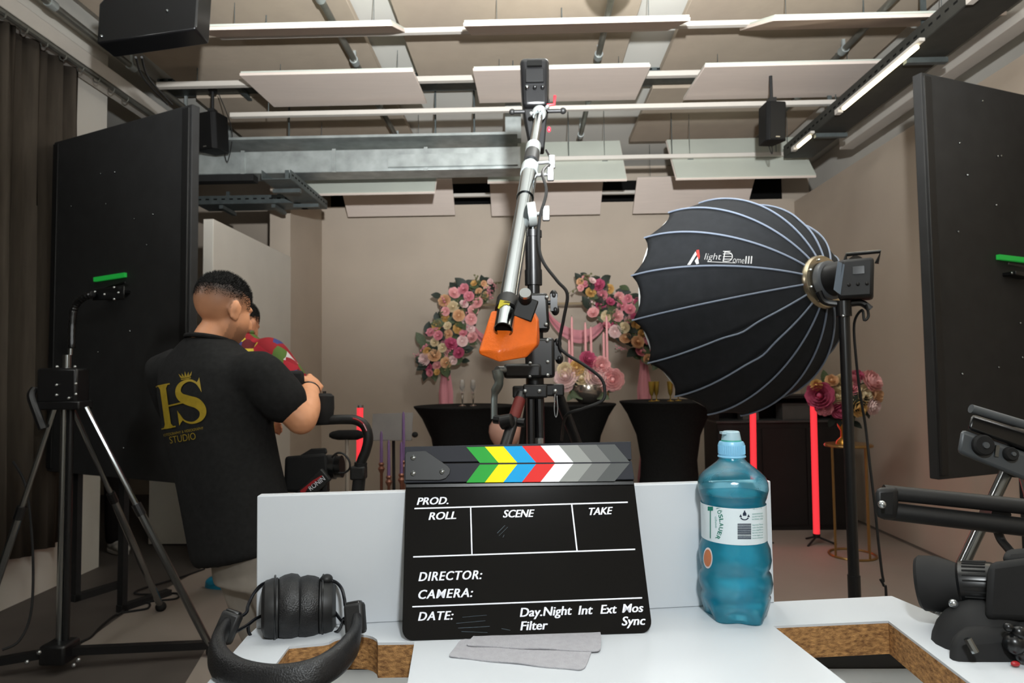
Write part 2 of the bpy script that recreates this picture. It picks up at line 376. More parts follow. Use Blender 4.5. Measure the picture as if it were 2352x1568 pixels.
# ------------------------------------------------------------------ duct, speakers, curtain, black panels
# galvanised duct
t = thing('galvanised_duct', 'galvanised steel duct crossing the room left of the boom light', 'duct', (-1.4, 5.3, 3.0))
xa, xb = -2.75, at(1196, 350, 5.3).x
zb = at(800, 402, 5.3).z; zm = at(800, 352, 5.3).z; zt2 = at(800, 328, 5.3).z
G().box(((xa + xb) / 2, 5.32, (zb + zm) / 2), (xb - xa, 0.22, zm - zb)).build('trunk', galv, t, bev=0.006)
G().box(((xa + xb) / 2, 5.36, zt2), (xb - xa - 0.05, 0.42, 0.02)).build('lid', galv, t)
G().box((xb - 0.55, 5.19, (zb + zm) / 2 - 0.02), (1.05, 0.03, 0.10)).build('side_plate', galv, t)
G().box((xb - 0.06, 5.36, zt2 + 0.16), (0.13, 0.12, 0.3)).build('riser', galv, t)
for xx in (-2.3, -1.55, -0.8): G().box((xx, 5.205, (zb + zm) / 2), (0.03, 0.012, zm - zb + 0.01)).build('joint', galv, t)
for xx in (-2.0, -0.75, -0.42): G().tube([(xx, 5.42, zt2), (xx, 5.42, ZC)], 0.008, 6).build('hanger_rod', traym, t)
setp(G().box((at(510, 412, 5.25).x, 5.25, at(510, 412, 5.25).z), (0.56, 0.1, 0.055)).box((at(510, 412, 5.25).x - 0.2, 5.25, at(510, 412, 5.25).z + 0.05), (0.04, 0.04, 0.08)).build('black_profile', blackm, bev=0.003), 'short black bar fixed under the galvanised duct', 'bar')
spkm = mat('speaker_black', '0e0e0e', 0.6, vary=0.1, spec=0.2); spkg = mat('speaker_gloss', '0d0d0e', 0.3, vary=0.1, spec=0.4)
# small loudspeakers
def loudspeaker(c, w_, d_, h_, rz, rx, label, up):
    t = thing('loudspeaker', label, 'speaker', c, 'small black ceiling loudspeakers')
    rot = Matrix.Rotation(R(rz), 3, 'Z') @ Matrix.Rotation(R(rx), 3, 'X'); c = V(c)
    hx, hy = w_ / 2, d_ / 2
    pts = [(-hx, -hy * 0.7), (-hx * 0.75, -hy), (hx * 0.75, -hy), (hx, -hy * 0.7), (hx * 0.72, hy), (-hx * 0.72, hy)]
    G().prism([c + rot @ V((x, y, -h_ / 2)) for x, y in pts], rot @ V((0, 0, h_))).build('cabinet', spkm, t, bev=0.006)
    G().prism([c + rot @ V((x * 0.94, y - 0.004, -h_ * 0.47)) for x, y in pts[:4]] , rot @ V((0, 0, h_ * 0.94))).build('grille', spkm, t)
    G().box(c + rot @ V((0, -hy - 0.003, -h_ * 0.42)), (0.03, 0.004, 0.008), rot).build('badge', conduit, t)
    a = c + rot @ V((0, 0, h_ / 2))
    G().box(a + V((0, 0, 0.02)), (0.05, 0.06, 0.05)).tube([a + V((0, 0, 0.03)), a + V((0, 0, up))], 0.012, 8).box(a + V((0, 0, up)), (0.05, 0.05, 0.03)).build('bracket', blackpl, t)
    G().tube(smoothpts([c + rot @ V((0.01, hy, -h_ * 0.3)), c + V((0.05, hy + 0.05, -h_ * 0.62)), c + V((0.06, hy + 0.1, 0.1)), a + V((0.02, 0.05, up))]), 0.004, 6).build('cable', blackpl, t)
loudspeaker(at(490, 307, 5.0), 0.19, 0.18, 0.29, -18, 4, 'small black loudspeaker hanging beside the left black panel', 0.2)
loudspeaker(at(1772, 285, 4.6), 0.15, 0.17, 0.27, 8, 4, 'small black loudspeaker hanging above the softbox', 0.26)
# big wedge speaker at the top left
t = thing('wedge_speaker', 'large black speaker box hung at the top left corner', 'speaker', at(355, 60, 3.1))
p = [at(218, 93, 3.1), at(258, 125, 2.95), at(480, 78, 2.95), at(472, 62, 3.1)]
tp = [at(238, 0, 3.15) + V((0, 0, 0.12)), at(262, 5, 3.0) + V((-0.05, 0, 0.2)), at(497, -30, 3.0) + V((0, 0, 0.1)), at(490, -20, 3.15) + V((0, 0, 0.12))]
ctr = at(355, 60, 3.1)
q0 = at(222, 100, 3.0); q1 = at(455, 66, 3.0); ex = (q1 - q0).normalized(); ez = V((0, 0.05, 1.0)); ez = (ez - ex * ez.dot(ex)).normalized(); ey = ez.cross(ex)
wd = (q1 - q0).length
def wpt(a, b, c_): return q0 + ex * (a * wd) + ey * b + ez * c_
sil = [(0.0, 0), (0.97, 0), (0.985, 0.02), (1.05, 0.24), (1.05, 0.32), (0.16, 0.32), (0.14, 0.24), (0.05, 0.20)]
G().prism([wpt(a, 0.0, c_) for a, c_ in sil], ey * 0.13).build('cabinet', spkg, t, bev=0.008)
G().prism([wpt(0.10 + 0.84 * a, 0.134, 0.02 + 0.2 * b) for a, b in ((0, 0), (1, 0), (1, 1), (0, 1))], ey * 0.006).build('grille', blackm, t)
for a, c_ in ((0.06, 0.03), (0.93, 0.2), (0.72, 0.11)): G().ell(wpt(a, -0.004, c_), 0.008, None, 8, 6).build('screw', chrome, t)
G().ell(wpt(0.13, -0.01, 0.235), (0.03, 0.012, 0.012)).build('red_tab', mat('red_plastic', 'b02a22', 0.4), t)
G().tube([wpt(1.0, 0.1, 0.2), V((wpt(1, 0, 0).x + 0.03, 3.1, ZC))], 0.01, 6).tube([wpt(0.2, 0.1, 0.26), V((wpt(.2, 0, 0).x, 3.1, ZC))], 0.02, 8).build('hanger', blackpl, t)
cab = [wpt(0.2, 0.15, 0.0), at(330, 180, 3.6), at(385, 240, 4.0)]
setp(G().tube(smoothpts(cab), 0.006, 6).tube(smoothpts([x + V((0.03, 0, 0)) for x in cab]), 0.006, 6).build('speaker_cable', blackpl), 'two thin black cables running down from the large speaker box', 'cable')
# curtain
t = thing('curtain', 'dark brown curtain hanging along the left wall', 'curtain', (-2.99, 1.5, 0.31))
n = 330; vs_ = []; fs = []
ya, yb = -1.5, 4.26
for i in range(n + 1):
    y = ya + (yb - ya) * i / n
    a = y * 38 + 1.2 * math.sin(y * 7.3)
    for zz, k in ((0.31, 1.15), (1.3, 1.0), (2.4, 0.9), (3.43, 0.7)): vs_.append(V((-3.0 + 0.045 * k * math.sin(a) + 0.018 * math.sin(y * 90 + zz), y + 0.012 * k * math.cos(a), zz)))
for i in range(n):
    for j in range(3): fs.append((i * 4 + j, i * 4 + 4 + j, i * 4 + 5 + j, i * 4 + 1 + j))
o = G().add(vs_, fs).build('cloth', curtm, t, smooth=80); q = o.modifiers.new('thick', 'SOLIDIFY'); q.thickness = 0.004
for i in range(16): G().tube([V((-2.9 + 0.024 * math.cos(k * math.pi / 4), 2.2 + i * 0.16, 3.385 + 0.028 * math.sin(k * math.pi / 4))) for k in range(8)], 0.004, 5, closed=True).build('ring', conduit, t)
# black panels
def black_panel(p0, p1, top, bot, th, label, green, fix):
    p0 = V(p0); p1 = V(p1); d = (p1 - p0); d.z = 0; L = d.length; d.normalize(); nrm = V((d.y, -d.x, 0))
    if nrm.y > 0: nrm = -nrm
    t = thing('panel_screen', label, 'panel', ((p0 + p1) / 2).xy.to_3d() + V((0, 0, bot)), 'large black panels')
    a = V((p0.x, p0.y, 0)); 
    G().hexa([a + V((0, 0, bot)), a + d * L + V((0, 0, bot)), a + d * L - nrm * th + V((0, 0, bot)), a - nrm * th + V((0, 0, bot)),
              a + V((0, 0, top)), a + d * L + V((0, 0, top)), a + d * L - nrm * th + V((0, 0, top)), a - nrm * th + V((0, 0, top))]).build('board', mat('panel_black', '2a2a2a', 0.6, vary=0.12, spec=0.25), t, bev=0.006)
    for u in (0.03, 0.97):
        c = a + d * L * u + nrm * 0.006; G().bar(c + V((0, 0, bot + 0.02)), c + V((0, 0, top - 0.02)), 0.05, 0.014, up=nrm).build('edge_rail', blackpl, t, bev=0.003)
    rr = random.Random(label)
    for k in range(14):
        c = a + d * L * rr.uniform(0.06, 0.94) + nrm * 0.004 + V((0, 0, rr.uniform(bot + 0.1, top - 0.06))); G().ell(c, (0.006, 0.006, 0.006), None, 8, 6).build('screw', chrome, t)
    g0, g1 = green
    return t, a, d, nrm
greenm = mat('green_light', '1d9a3a', 0.5, emit=0.35, vary=0.0)
pL = at(437, 600, 3.45); pL2 = at(118, 600, 3.98); zt_ = at(437, 238, 3.45).z; zb_ = at(437, 1112, 3.45).z
tL, aL, dL, nL = black_panel(pL, pL2, zt_, zb_, 0.05, 'tall black panel standing left behind the man in black', (0, 0), 0)
pR = at(2135, 600, 3.2); zt2_ = at(2120, 165, 3.2).z; zb2_ = at(2165, 1102, 3.2).z
tR, aR, dR, nR = black_panel(pR, pR + V((1.02, 0.42, 0)) * 0.88, zt2_, zb2_, 0.05, 'tall black panel at the right edge above the camera rig', (0, 0), 0)
def plane_pt(px, py, a, nrm, off):
    d = ray(px, py); k = ((a + nrm * off) - CAM).dot(nrm) / d.dot(nrm); return CAM + d * k
for (tt, a, nrm, x0, y0, x1, y1) in ((tL, aL, nL, 218, 642, 288, 631), (tR, aR, nR, 2292, 590, 2360, 598)):
    A = plane_pt(x0, y0, a, nrm, 0.012); B = plane_pt(x1, y1, a, nrm, 0.012)
    G().bar(A, B, 0.025, 0.018, up=nrm).build('green_strip', greenm, tt)
    C0 = plane_pt(x0 + 25, y0 + 38, a, nrm, 0.03); C1 = plane_pt(x1, y1 + 38, a, nrm, 0.03)
    G().bar(C0, C1, 0.02, 0.07, up=nrm).bar(C0 + V((0, 0, 0.05)), C1 + V((0, 0, 0.05)), 0.014, 0.006, up=nrm).build('latch', blackgl, tt, bev=0.003)
    for C in (C0, C1): G().ell(C + nrm * 0.014, 0.008, None, 8, 6).build('latch_screw', chrome, tt)
    for s in ((0.55, 0.92) if tt == tL else (0.8, 0.97)):      # two legs each
        b0 = (tt.location.z); d_ = dL if tt == tL else dR; L_ = 1.2 if tt == tL else 0.97
        c = a + d_ * L_ * s - nrm * 0.09
        G().bar(V((c.x, c.y, 0)), V((c.x, c.y, b0 + 0.5)), 0.05, 0.03, up=nrm).bar(V((c.x, c.y, 0.02)) - nrm * 0.3, V((c.x, c.y, 0.02)) + nrm * 0.02, 0.05, 0.04).build('leg', blackm, tt)
# ------------------------------------------------------------------ white counter in front
ZD = 1.025
laminate = mat('white_laminate', 'c4c8cc', 0.28, vary=0.015, scale=3, spec=0.4)
chip = mat('chipboard_edge', '6a4522', 0.75, col2='c39258', scale=130, detail=6, stretch=(1, 1, 2.2), bump=0.35)
def dz(px, py): return on_z(px, py, ZD)
T = 0.042
t = thing('counter', 'white laminate counter with raw chipboard cut-outs in the foreground', 'counter', (0, 0.75, 0))
bl = dz(588, 1446); br = dz(1787, 1384)
# outline of the top, counter-clockwise seen from above
LA = dz(566, 1462); LB = dz(476, 1568); RA = dz(2048, 1368); RB = dz(2172, 1420)
lo = LB + (LB - LA) * 1.2; ro = RB + (RB - RA) * 1.8
# left cut-out: with a round notch
cl = [dz(664, 1484), dz(742, 1477)]
mid = dz(868, 1471); cN = dz(808, 1480); rN = (dz(868, 1474) - cN).length
arc = [cN + V((rN * math.cos(a), rN * math.sin(a), 0)) for a in [math.pi * (0.92 - 0.86 * i / 8) for i in range(9)]]
ce = dz(952, 1474); cf = dz(936, 1568); cf2 = cf + (cf - ce) * 2.2
cl0 = cl[0] + (dz(600, 1568) - cl[0]) * 2.6
# right cut-out
r0 = dz(1776, 1437); r1 = dz(2040, 1425); r2 = r0 + (dz(1944, 1568) - r0) * 2.6; r3 = r1 + (dz(2180, 1531) - r1) * 2.6
back0 = dz(588, 1442); 
top = [lo, LA, dz(590, 1440), dz(1789, 1381), RA, ro, r3, r1, r0, r2, cf2, ce] + arc[::-1] + [cl[1], cl[0], cl0]
def slab(z1, z2, pts): return G().prism([V((p.x, p.y, z1)) for p in pts], V((0, 0, z2 - z1)))
core = slab(ZD - T, ZD - 0.003, top).build('counter_core', chip, t)
skin_o = slab(ZD - 0.003, ZD, top).build('counter_top', laminate, t)
# upright back board
bd = (dz(1779, 1384) - dz(588, 1444)); bn = V((-bd.y, bd.x, 0)).normalized()
A = dz(588, 1444); B = A + bd
zA = at(588, 1139, A.y).z; zB = at(1776, 1104, B.y).z
hb = (zA + zB) / 2 - ZD
bt = 0.018
G().hexa([A, B, B + bn * bt, A + bn * bt, A + V((0, 0, zA - ZD)), B + V((0, 0, zB - ZD)), B + bn * bt + V((0, 0, zB - ZD)), A + bn * bt + V((0, 0, zA - ZD))]).build('back_board', laminate, t, bev=0.0015)
# carcass below: shelf, side walls
lam2 = mat('grey_laminate', 'b9bcbd', 0.4, vary=0.02)
G().box((0.16, 0.70, 0.895), (0.92, 0.62, 0.018)).build('lower_shelf', lam2, t); G().box((0.16, 1.02, 0.49), (0.92, 0.016, 0.975)).build('rear_panel', mat('panel_shaded', '3a3a3a', 0.7), t)  # rear panel coloured dark for the shade inside the cut-outs
for xx in (-0.28, 0.02, 0.60): G().box((xx, 0.80, 0.49), (0.018, 0.16, 0.98)).build('support_panel', lam2, t)
G().bar(dz(2038, 1500) + V((0, 0.02, -0.15)), dz(2038, 1500) + V((0, 0.02, -0.045)), 0.012, 0.012).build('bracket', conduit, t)
p = dz(2080, 1530); G().box(p + V((0.06, -0.06, -0.10)), (0.22, 0.03, 0.012), Matrix.Rotation(R(-40), 3, 'Z')).box(p + V((0.065, -0.05, -0.085)), (0.22, 0.006, 0.04), Matrix.Rotation(R(-40), 3, 'Z')).build('ledge', laminate, t)
# white round bin below the left notch
c = V((cN.x + 0.005, cN.y - 0.055, 0.905))
tb = thing('round_bin', 'white round container standing in the left counter cut-out', 'container', c)
G().lathe([(0.05, 0.0), (0.052, 0.06), (0.056, 0.065), (0.056, 0.071), (0.049, 0.071), (0.047, 0.01), (0.0, 0.01)], c, n=32).build('shell', laminate, tb)
G().tube([c + V((0.052 * math.cos(a), 0.052 * math.sin(a), 0.071)) for a in [i * math.pi / 16 for i in range(32)]], 0.004, 6, closed=True).build('rim', laminate, tb)
# ------------------------------------------------------------------ clapperboard
acry = mat('slate_black', '070708', 0.12, vary=0.1, spec=0.28)
slatew = mat('slate_print_white', 'e6e8f0', 0.5, vary=0.02)
cbl = dz(921, 1473); cbr = dz(1499, 1454)
ux = (cbr - cbl).normalized(); back = V((-ux.y, ux.x, 0))
uz = (V((0, 0, 0.226)) + back * 0.078).normalized(); un = ux.cross(uz).normalized()      # un faces the camera
W = (cbr - cbl).length
t = thing('clapperboard', 'black acrylic clapperboard with coloured chevron sticks leaning on the back board', 'clapperboard', (cbl + cbr) / 2)
def cpl(px, py, off=0.0):           # pixel to slate plane
    d = ray(px, py); n = un; k = (cbl + n * off - CAM).dot(n) / d.dot(n); return CAM + d * k
def loc(p): q = p - cbl; return (q.dot(ux), q.dot(uz))
def sl(u, v, off=0.0): return cbl + ux * u + uz * v + un * off
tl = loc(cpl(932, 1105)); tr = loc(cpl(1455, 1098)); 
vt = (tl[1] + tr[1]) / 2
u0, u1 = tl[0], tr[0]
rad = 0.014
def rnd(cx, cy, a0): return [(cx + rad * math.cos(R(a0 + i * 15)), cy + rad * math.sin(R(a0 + i * 15))) for i in range(7)]
out = rnd(0.001 + rad, 0.0005 + rad, 180) + rnd(W - rad, 0.0005 + rad, 270) + [(u1, vt), (u0, vt)]
board = G().prism([sl(u, v, -0.003) for u, v in out], un * 0.003).build('slate', acry, t, bev=0.0006)
# sticks
stickm = mat('stick_dark', '2b2c31', 0.6, vary=0.05, spec=0.15)
def quadpx(pts, z0, z1, name, m, bev=0.0):
    return G().prism([cpl(x, y, z0) for x, y in pts], un * (z1 - z0)).build(name, m, t, bev=bev)
s_low = quadpx([(930, 1112), (1453, 1104), (1447, 1062), (931, 1069)], -0.006, 0.006, 'lower_stick', stickm, 0.0008)
s_top = quadpx([(931, 1066), (1447, 1059), (1445, 1018), (932, 1030)], -0.006, 0.006, 'upper_stick', stickm, 0.0008)
cols = [('green', '2f9a3c'), ('yellow', 'f2dc12'), ('blue', '1d9bd6'), ('red', 'd8322e'), ('white', 'e4e4e4'), ('pale_grey', '8f918d'), ('grey', '6f706e'), ('dark_grey', '545655')]
n8 = len(cols)
def stick_pt(px, py): return cpl(px, py, 0.0065)
tx0, tx1 = 1070, 1448                        # pixel span of the chevrons along the joint
def lerp(a, b, k): return a + (b - a) * k
for i, (nm, cx) in enumerate(cols):
    m = mat('stick_' + nm, cx, 0.6, vary=0.02, spec=0.15)
    for st, ya, yb in ((s_top, (1026.5, 1019.5), (1063, 1060.5)), (s_low, (1108, 1104.5), (1067, 1063.5))):
        # ya: outer edge (left y, right y), yb: the joint
        L_ = []
        for k in (i, i + 1):
            xo = 1071 + 42.6 * k; xi = 1102 + 43.0 * k
            if xi > 1446: xi = 1446
            f0 = (xo - 1070) / 378; f1 = (xi - 1070) / 378
            L_.append((xo, lerp(ya[0], ya[1], f0))); L_.append((xi, lerp(yb[0], yb[1], f1)))
        poly = [L_[0], L_[2], L_[3], L_[1]]
        g = G().prism([cpl(x, y, 0.0061) for x, y in poly], un * 0.0003); o = g.build('stripe', m, st, smooth=0)
# hinge plate and screws
hp = quadpx([(931, 1103), (1010, 1103), (1024, 1099), (1033, 1088), (1035, 1078), (1028, 1070), (978, 1036), (935, 1038), (931, 1045)], 0.0062, 0.0085, 'hinge_plate', blackpl, 0.0005)
for (x, y) in ((949, 1051), (949, 1087), (1015, 1083)):
    c = cpl(x, y, 0.0085); G().lathe([(0.0033, 0), (0.0033, 0.0012), (0.0022, 0.0018), (0.0, 0.0018)], c, un, 12).build('screw', chrome, hp)
G().bar(cpl(933, 1116, 0.002), cpl(1455, 1109, 0.002), 0.004, 0.003, up=un).build('hinge_strip', blackgl, t)
# printed lines and words
def line(a, b, wpx, name='line'):
    d = V((b[0] - a[0], b[1] - a[1])); d.normalize(); nx, ny = -d.y * wpx / 2, d.x * wpx / 2
    ps = [(a[0] - nx, a[1] - ny), (b[0] - nx, b[1] - ny), (b[0] + nx, b[1] + ny), (a[0] + nx, a[1] + ny)]
    G().add([cpl(x, y, 0.0003) for x, y in ps], [(0, 1, 2, 3)]).build(name, slatew, board, smooth=0)
line((952, 1167.5), (1442, 1153), 3.2); line((949, 1278.5), (1459, 1261), 3.2); line((947, 1393), (1475, 1372.5), 3.2)
line((1081, 1164), (1084, 1273), 3.0); line((1313, 1157), (1325.5, 1265), 3.2)
def word(txt, p0, p1, h, shear=0.28, bold=0.007, space=1.0, nm='lettering'):
    pix, fs = text_pix(txt, p0, p1, h * 1.06, shear, bold, space)
    g = G(); g.add([cpl(x, y, 0.0003) for x, y in pix], fs); g.add([cpl(x + 1.25, y, 0.0004) for x, y in pix], fs)
    me = bpy.data.meshes.new(nm); o0 = ORG[board.name]; me.from_pydata([p - o0 for p in g.v], [], g.f); me.materials.append(slatew)
    o = bpy.data.objects.new(nm, me); COL.objects.link(o); o.parent = board; ORG[o.name] = o0
word('PROD.', (957, 1159), (1029, 1157), 15.5); word('ROLL', (984, 1193.5), (1047, 1191), 16); word('SCENE', (1155, 1188), (1227, 1186.5), 16); word('TAKE', (1353, 1182.5), (1407, 1180), 15.5)
word('DIRECTOR:', (961, 1334), (1107, 1329), 19, space=1.12); word('CAMERA:', (961, 1375), (1086, 1370), 19, space=1.12); word('DATE:', (960, 1425), (1041, 1422), 18.5, space=1.12)
word('Day.Night', (1194, 1416), (1313, 1411), 19, 0.2); word('Int', (1328, 1411), (1361, 1409.5), 19, 0.2); word('Ext', (1379, 1409), (1416, 1407.5), 19, 0.2); word('Mos', (1429, 1406.5), (1477, 1404.5), 18.5, 0.2)
word('Filter', (1195, 1447), (1258, 1444.5), 19, 0.2); word('Sync', (1428, 1436), (1482, 1434), 19, 0.2)
# chalky wipe marks
smear = mat('slate_smear', '26343c', 0.6, vary=0.5, scale=200)
for (x0, y0, x1, y1, wpx) in ((1142, 1224, 1160, 1206, 1.4), (1146, 1230, 1166, 1210, 1.0), (1155, 1234, 1158, 1228, 1), (1062, 1417, 1118, 1412, 1.0), (1048, 1431, 1115, 1425, 1.2), (1052, 1442, 1125, 1438, 1.6), (1060, 1450, 1120, 1452, 1.3), (1152, 1443, 1172, 1447, 1.2)):
    line((x0, y0), (x1, y1), wpx, 'wipe_mark')
    bpy.data.objects[-1] if False else None
for o in [x for x in bpy.data.objects if x.name.startswith('wipe_mark')]: o.data.materials[0] = smear
# ------------------------------------------------------------------ cloths under the slate
clothm = mat('grey_microfibre', 'a5a4a8', 0.95, vary=0.05, scale=120, bump=0.3, spec=0.1)
def cloth(pix, z0, label, th=0.0012):
    P = [dz(x, y) for x, y in pix]; n = len(P); out = []
    for i in range(n):
        a, b, c_ = P[i - 1], P[i], P[(i + 1) % n]; r = 0.009
        p0 = b + (a - b).normalized() * r; p1 = b + (c_ - b).normalized() * r
        for k in range(5):
            s = k / 4; out.append(p0 * (1 - s) ** 2 + b * 2 * s * (1 - s) + p1 * s * s)
    res = []
    for i in range(len(out)):
        a, b = out[i], out[(i + 1) % len(out)]; m_ = max(1, int((b - a).length / 0.012))
        for k in range(m_):
            p = a.lerp(b, k / m_); q = 0.0006 * math.sin(len(res) * 1.3); res.append(V((p.x + q, p.y + q, ZD + z0 + 0.0004 * math.sin(len(res) * 0.9))))
    setp(G().prism(res, (0, 0, th)).build('cleaning_cloth', clothm), label, 'cloth', 'grey cloths under the clapperboard')
cloth([(1060, 1470), (1027, 1510), (1340, 1542), (1362, 1494)], 0.0006, 'light grey cleaning cloth sticking out lowest under the clapperboard')
cloth([(1092, 1462), (1066, 1488), (1380, 1502), (1380, 1452)], 0.0022, 'light grey cleaning cloth lying on top, under the clapperboard')
# ------------------------------------------------------------------ water bottle
bc = dz(1691, 1412); Yb = bc.y; kpx = Yb / F * 1.0
def bh(py): return at(1697, py, Yb).z - ZD
prof_px = [(1418, 40), (1424, 60), (1418, 70), (1400, 75), (1385, 77), (1372, 75.5), (1364, 71.5), (1356, 75.5), (1340, 78), (1322, 77), (1311, 71.5), (1301, 76.5), (1285, 77.5), (1262, 75), (1246, 70.5), (1236, 70), (1200, 70), (1164, 70), (1156, 68), (1146, 72), (1128, 76.5), (1112, 75.5), (1100, 71), (1088, 60), (1076, 45), (1066, 33), (1060, 28), (1050, 26)]
def petal(tt, h):
    k = max(0.0, 1 - h / 0.03); return 1 - 0.24 * k * (0.5 + 0.5 * math.cos(5 * tt + 0.6))
def wavy(tt, h): return petal(tt, h) * (1 + (0.022 * math.sin(4 * tt + h * 150) if 0.03 < h < 0.095 else 0))
prof = [(r * kpx, max(0.0008, bh(y) if i > 1 else (0.004 if i == 0 else 0.0008))) for i, (y, r) in enumerate(prof_px)]
prof[0] = (0.026, 0.0075); prof[1] = (0.036, 0.0006)
for i in range(2, len(prof)): prof[i] = (prof[i][0], bh(prof_px[i][0]) + 0.004)
def glassy(name, tint, rough, ior, diff, dcol):
    m = bpy.data.materials.new(name); m.use_nodes = True; N = m.node_tree.nodes; L = m.node_tree.links
    out = N['Material Output']; N.remove(N['Principled BSDF'])
    tr = N.new('ShaderNodeBsdfTransparent'); tr.inputs[0].default_value = tint
    gl = N.new('ShaderNodeBsdfGlossy'); gl.inputs['Roughness'].default_value = rough
    df = N.new('ShaderNodeBsdfTranslucent'); df.inputs[0].default_value = dcol
    d2 = N.new('ShaderNodeBsdfDiffuse'); d2.inputs[0].default_value = dcol
    fr = N.new('ShaderNodeFresnel'); fr.inputs[0].default_value = ior
    nz = N.new('ShaderNodeTexNoise'); nz.inputs['Scale'].default_value = 90; bp = N.new('ShaderNodeBump'); bp.inputs['Strength'].default_value = 0.12; bp.inputs['Distance'].default_value = 0.002
    L.new(nz.outputs['Fac'], bp.inputs['Height']); L.new(bp.outputs[0], gl.inputs['Normal']); L.new(bp.outputs[0], fr.inputs['Normal'])
    a1 = N.new('ShaderNodeMixShader'); a1.inputs[0].default_value = 0.5; L.new(df.outputs[0], a1.inputs[1]); L.new(d2.outputs[0], a1.inputs[2])
    m1 = N.new('ShaderNodeMixShader'); m1.inputs[0].default_value = diff; L.new(tr.outputs[0], m1.inputs[1]); L.new(a1.outputs[0], m1.inputs[2])
    m2 = N.new('ShaderNodeMixShader'); L.new(fr.outputs[0], m2.inputs[0]); L.new(m1.outputs[0], m2.inputs[1]); L.new(gl.outputs[0], m2.inputs[2])
    L.new(m2.outputs[0], out.inputs[0]); return m
petm = glassy('blue_plastic', (0.70, 0.94, 0.99, 1), 0.09, 1.5, 0.15, (0.06, 0.70, 1.0, 1))
waterm = glassy('blue_water', (0.66, 0.94, 0.98, 1), 0.04, 1.33, 0.38, (0.04, 0.76, 0.98, 1))
t = thing('water_bottle', 'blue plastic water bottle with white label and sports cap', 'bottle', bc)
body = G().lathe(prof, bc, n=60, mod=wavy).build('bottle_body', petm, t, smooth=60)
wl = bh(1131)
wprof = [(0.0, 0.008)] + [(r - 0.0016, h + 0.0008) for r, h in prof[2:] if h < wl]
wprof = wprof + [(prof[20][0] - 0.002, wl), (0.0, wl)]
G().lathe(wprof, bc, n=60, mod=wavy).build('water', waterm, t, smooth=60)
# label
labm = mat('label_paper', 'cdd8dc', 0.35, vary=0.02)
z0, z1 = bh(1240) + 0.004, bh(1160) + 0.004; rl = 70.6 * kpx
lg = G(); n = 72
ring = lambda z, rr, j: bc + V((rr * math.cos(2 * math.pi * j / n), rr * math.sin(2 * math.pi * j / n), z))
vs_ = [ring(z, rl, j) for z in (z0, (z0 + z1) / 2, z1) for j in range(n)]
label = lg.add(vs_, [(k * n + j, k * n + (j + 1) % n, (k + 1) * n + (j + 1) % n, (k + 1) * n + j) for k in range(2) for j in range(n)]).build('label', labm, t, smooth=60)
bpy.context.view_layer.update()
ltree = bvh_of(label)
teal = mat('print_teal', '17705f', 0.5); navy = mat('print_navy', '16243a', 0.5); palet = mat('print_pale_teal', '5f9a92', 0.5)
def lab(txt, p0, p1, h, m, nm='print', bold=0.0, shear=0): 
    pix, fs = text_pix(txt, p0, p1, h, shear, bold); print_on(ltree, pix, fs, nm, m, label, 0.0004)
arcw = 'VÖSLAUER'
for i, ch in enumerate(arcw):
    k = i / 7; y = lerp(1168, 1232, k); x = 1647 + 8 * math.sin(math.pi * k); ang = R(lerp(55, 118, k)); h = 9
    lab(ch, (x - math.cos(ang) * 4.2 - 2, y - math.sin(ang) * 4.2), (x + math.cos(ang) * 4.2 - 2, y + math.sin(ang) * 4.2), h, teal, bold=0.02)
lab('ohne', (1642, 1186), (1643, 1212), 5, palet)
lab('T', (1626, 1236), (1638, 1236), 74, teal)
def rectpx(tree, x0, y0, x1, y1, m, nm, par): 
    nn = max(1, int(abs(x1 - x0) / 6)); pix = []; fs = []
    for i in range(nn + 1):
        x = lerp(x0, x1, i / nn); pix += [(x, y0), (x, y1)]
        if i: fs.append((2 * i - 2, 2 * i, 2 * i + 1, 2 * i - 1))
    print_on(tree, pix, fs, nm, m, par, 0.0004)
rr = random.Random(3); y = 1202
while y < 1236:
    hh = rr.choice((0.7, 1.2, 1.8, 2.4)); rectpx(ltree, 1694, y, 1725, y + hh, navy, 'barcode_bar', label); y += hh + rr.choice((0.8, 1.2))
lab('100% rPET', (1727, 1170), (1753, 1167), 5, palet)
for k in range(3): lab(['WIEDERVERWENDET', 'AUS RECYCELTEM', 'MATERIAL HIER'][k], (1727, 1182 + 6 * k), (1752, 1180 + 6 * k), 3, palet)
for k in range(6): lab(['Natürliches Mineral', 'wasser ohne Kohlen', 'säure abgefüllt in', 'Bad Vöslau, kühl und', 'trocken lagern, vor', 'Sonne schützen'][k], (1728, 1207 + 6 * k), (1752, 1205 + 6 * k), 3.4, palet)
# recycling mark: a small bottle outline over two arrows
pix, fs = [], []
for k in range(9):
    a = R(200 + k * 17.5)
    for q in (7.5, 10.5): pix.append((1710 + q * math.cos(-a), 1186 - q * 0.8 * math.sin(a)))
    if k: fs.append((2 * k - 2, 2 * k, 2 * k + 1, 2 * k - 1))
pix += [(1698, 1187), (1704, 1187), (1701, 1180), (1716, 1187), (1722, 1187), (1719, 1180)]; nf = len(pix); fs += [(nf - 6, nf - 5, nf - 4), (nf - 3, nf - 2, nf - 1)]
pix += [(1708.5, 1172), (1711.5, 1172), (1711.5, 1175), (1714, 1178), (1714, 1184), (1706, 1184), (1706, 1178), (1708.5, 1175)]; fs.append(tuple(range(nf, nf + 8)))
print_on(ltree, pix, fs, 'recycling_mark', navy, label, 0.0004)
